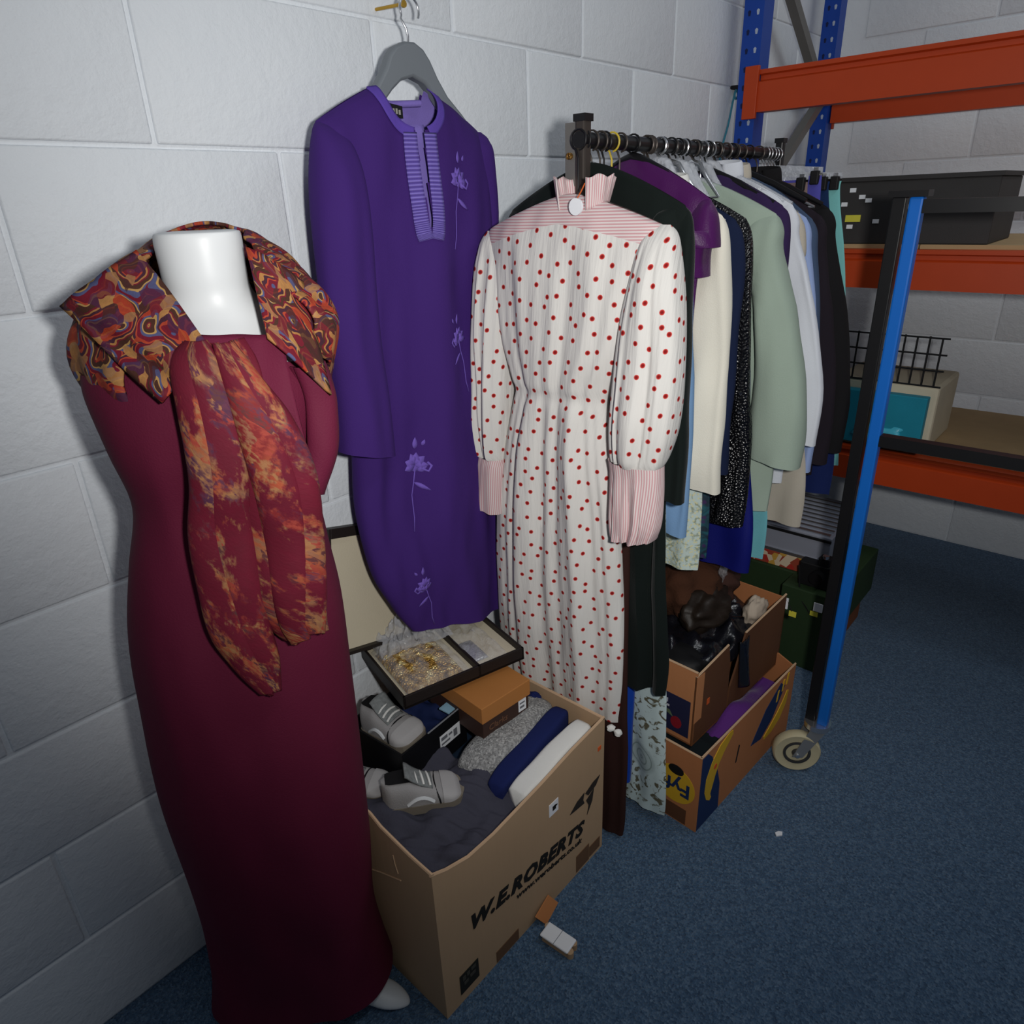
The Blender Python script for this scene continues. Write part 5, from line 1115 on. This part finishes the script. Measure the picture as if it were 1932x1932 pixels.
wh = obj('wheel', wheel_lathe([(-0.013, 0.050), (-0.015, 0.058), (-0.010, 0.0625), (0.010, 0.0625), (0.015, 0.058), (0.013, 0.050), (0.011, 0.036)]), mat('cream_rubber', S(196, 186, 152), 0.6), tr)
obj('hub', wheel_lathe([(0.009, 0.037), (0.0145, 0.036), (0.0145, 0.030), (0.010, 0.028), (0.010, 0.014), (0.019, 0.012), (0.020, 0.001)]), mat('hub_grey', S(60, 60, 60), 0.4, bump=0), wh)
for sgn in (1, -1):
    mb = MB(); a_ = wc+ax*(0.021*sgn); topc = Vector((1.660, 0.412, 0.140))+ax*(0.021*sgn)
    pts = [a_-perp*0.013-Vector((0, 0, 0.006)), a_+perp*0.013-Vector((0, 0, 0.006)), topc-perp*-0.020, topc-perp*0.022]
    i = [mb.vert(p) for p in pts]+[mb.vert(p+ax*0.003) for p in pts]
    mb.f += [(0, 1, 2, 3), (7, 6, 5, 4), (0, 4, 5, 1), (1, 5, 6, 2), (2, 6, 7, 3), (3, 7, 4, 0)]
    obj('fork', mb, mat('zinc', S(150, 152, 154), 0.35, metal=0.6, bump=0), caster, smooth=False)
obj('axle_bolt', MB().cyl(tuple(wc-ax*0.026), tuple(wc+ax*0.028), 0.006, 10), M_CHROME, wh)

# ------------------------------------------------------------------ pallet racking
rk = thing('pallet_racking', 'blue and orange pallet racking standing against the far wall', 'racking', (2.8, 0.2, 0))
def upright(x0, x1, y0, y1, front):
    u = obj('upright', MB().box(x0, x1, y0, y0+0.004, 0, 2.7).box(x0, x1, y1-0.004, y1, 0, 2.7).box(x0, x0+0.004, y0+0.004, y1-0.004, 0, 2.7), M_BLUEM, rk, smooth=False)
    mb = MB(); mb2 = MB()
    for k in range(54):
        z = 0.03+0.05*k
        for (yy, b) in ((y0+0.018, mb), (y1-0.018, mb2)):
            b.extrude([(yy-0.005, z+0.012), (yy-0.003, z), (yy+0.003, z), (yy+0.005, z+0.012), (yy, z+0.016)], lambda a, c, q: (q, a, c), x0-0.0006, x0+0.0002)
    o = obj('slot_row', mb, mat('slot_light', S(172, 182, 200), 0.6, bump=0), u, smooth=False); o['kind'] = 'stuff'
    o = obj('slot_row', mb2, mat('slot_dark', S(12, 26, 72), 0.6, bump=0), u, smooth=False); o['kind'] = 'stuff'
for ysh in (0.0, -2.72):
    upright(2.45, 2.52, 1.112+ysh, 1.176+ysh, True); upright(3.09, 3.15, 1.112+ysh, 1.172+ysh, False)
    for (xa, za, xb, zb) in ((2.50, 2.22, 3.10, 1.80), (3.10, 1.80, 2.50, 1.38), (2.50, 1.38, 3.10, 0.96), (3.10, 0.96, 2.50, 0.54), (3.10, 2.64, 2.50, 2.22)):
        d = Vector((xb-xa, 0, zb-za)).normalized(); n_ = Vector((-d.z, 0, d.x))*0.016; mb = MB()
        mb.extrude([(xa+n_.x, za+n_.z), (xb+n_.x, zb+n_.z), (xb-n_.x, zb-n_.z), (xa-n_.x, za-n_.z)], lambda a, b, q: (a, q, b), 1.128+ysh, 1.158+ysh)
        obj('brace', mb, M_BRACE, rk, smooth=False)
def beam(x, z0, z1, sgn):
    b = MB(); prof_ = [(0.0, z0), (0.0, z1-0.034), (0.012, z1-0.028), (0.012, z1-0.016), (0.002, z1-0.012), (0.002, z1), (0.045, z1), (0.045, z0)]
    b.extrude([(x+sgn*a-(0.006 if sgn > 0 else -0.006), zz) for a, zz in prof_], lambda a, c, q: (a, q, c), -1.54, 1.105)
    o = obj('beam', b, M_ORANGE, rk, smooth=False)
    for yy in (1.105, -1.57):
        obj('end_connector', MB().box(x-0.014 if sgn > 0 else x, x if sgn > 0 else x+0.014, yy, yy+0.045, z0-0.018, z1+0.012), M_ORANGE, o, smooth=False, bevel=0.002)
for (z0, z1) in ((1.715, 1.832), (1.195, 1.308), (0.565, 0.680)):
    beam(2.45, z0, z1, 1); beam(3.15, z0, z1, -1)
for z in (1.308, 0.680):
    for k in range(5):
        obj('deck_board', MB().box(2.49, 3.11, 1.10-0.53*k-0.525, 1.10-0.53*k, z, z+0.012), mat('chipboard', S(176, 150, 112), 0.85), rk, smooth=False)
# goods on the shelves, mostly beyond the clothes
def shelf_bag(name, label, c, r, seed, m, amp=0.25, cat='bag'):
    mb = MB(); blob(mb, c, r, seed, amp, 30, 18); return tag(obj(name, mb, m, sharp=False), label, cat)
crate = thing('storage_crate', 'dark grey crate of small parts on the upper orange shelf', 'crate', (2.66, 0.64, 1.32))
obj('crate_body', MB().box(2.50, 2.84, 0.40, 0.88, 1.32, 1.50), mat('dark_crate', S(52, 50, 50), 0.6), crate, smooth=False, bevel=0.004)
obj('crate_rim', MB().box(2.494, 2.846, 0.394, 0.886, 1.50, 1.512), mat('dark_crate', S(52, 50, 50)), crate, smooth=False)
obj('yellow_label', MB().box(2.497, 2.50, 0.755, 0.80, 1.385, 1.405), mat('tag_yellow', S(214, 206, 70)), crate, smooth=False)
for k, (yy, zz) in enumerate(((0.78, 1.47), (0.75, 1.45), (0.80, 1.43), (0.775, 1.365), (0.73, 1.44), (0.70, 1.38), (0.62, 1.42))):
    obj('white_label', MB().box(2.497, 2.50, yy, yy+0.018, zz, zz+0.012), M_PAPER, crate, smooth=False)
wb_ = thing('wire_basket', 'black wire basket on the middle orange shelf', 'basket', (2.62, 0.62, 0.692))
for k in range(9): obj('wire', MB().tube([(2.50, 0.46+0.035*k, 0.90), (2.50, 0.46+0.035*k, 1.05+0.004*(k % 2))], 0.003, 6), M_BLACK, wb_)
for z in (0.90, 0.95, 1.0, 1.05): obj('wire', MB().tube([(2.50, 0.44, z), (2.50, 0.76, z)], 0.003, 6), M_BLACK, wb_)
obj('basket_base', MB().box(2.50, 2.78, 0.44, 0.76, 0.692, 0.90), mat('cream_tub', S(206, 196, 172), 0.6), wb_, smooth=False, bevel=0.01)
tl = thing('teal_box', 'teal cardboard box in front of the basket on the middle shelf', 'box', (2.48, 0.62, 0.692))
obj('box_body', MB().box(2.462, 2.497, 0.46, 0.735, 0.692, 0.87), mat('teal_card', S(24, 136, 160), 0.6), tl, smooth=False, bevel=0.003)
shelf_bag('turquoise_bag', 'crumpled turquoise plastic bag at the shelf edge', (2.478, 0.58, 0.735), (0.028, 0.10, 0.046), 5, mat('turquoise_plastic', S(70, 176, 200), 0.3, 0.2, 30, 0.8, 60), 0.3)

# ------------------------------------------------------------------ litter on the carpet
lt = thing('paper_roll', 'white folded label with tan cork ends on the carpet by the box', 'label', (0.793, 0.632, 0.0), R(-86))
obj('white_label', MB().box(-0.038, 0.034, -0.019, 0.019, 0.016, 0.022), M_PAPER, lt, world=False, smooth=False, bevel=0.003)
obj('fold_line', MB().box(-0.002, -0.001, -0.019, 0.019, 0.022, 0.0224), mat('grey_print', S(110, 112, 118)), lt, world=False, smooth=False)
tan = mat('tan_cork', S(178, 148, 116), 0.85)
for (x, y) in ((0.034, -0.008), (0.030, 0.012), (-0.036, 0.012)):
    obj('cork_end', MB().cyl((x, y, 0.0), (x, y, 0.016), 0.008, 12), tan, lt, world=False)
obj('paper_under', MB().box(-0.034, 0.03, -0.015, 0.015, 0.0, 0.016), tan, lt, world=False, smooth=False)
mb = MB(); mb.extrude([(1.362, 0.386), (1.374, 0.376), (1.384, 0.380), (1.380, 0.388), (1.370, 0.393)], lambda a, b, q: (a, b, q), 0.0005, 0.004)
tag(obj('paper_scrap', mb, M_PAPER, smooth=False), 'tiny white paper scrap on the blue carpet near the caster', 'paper')
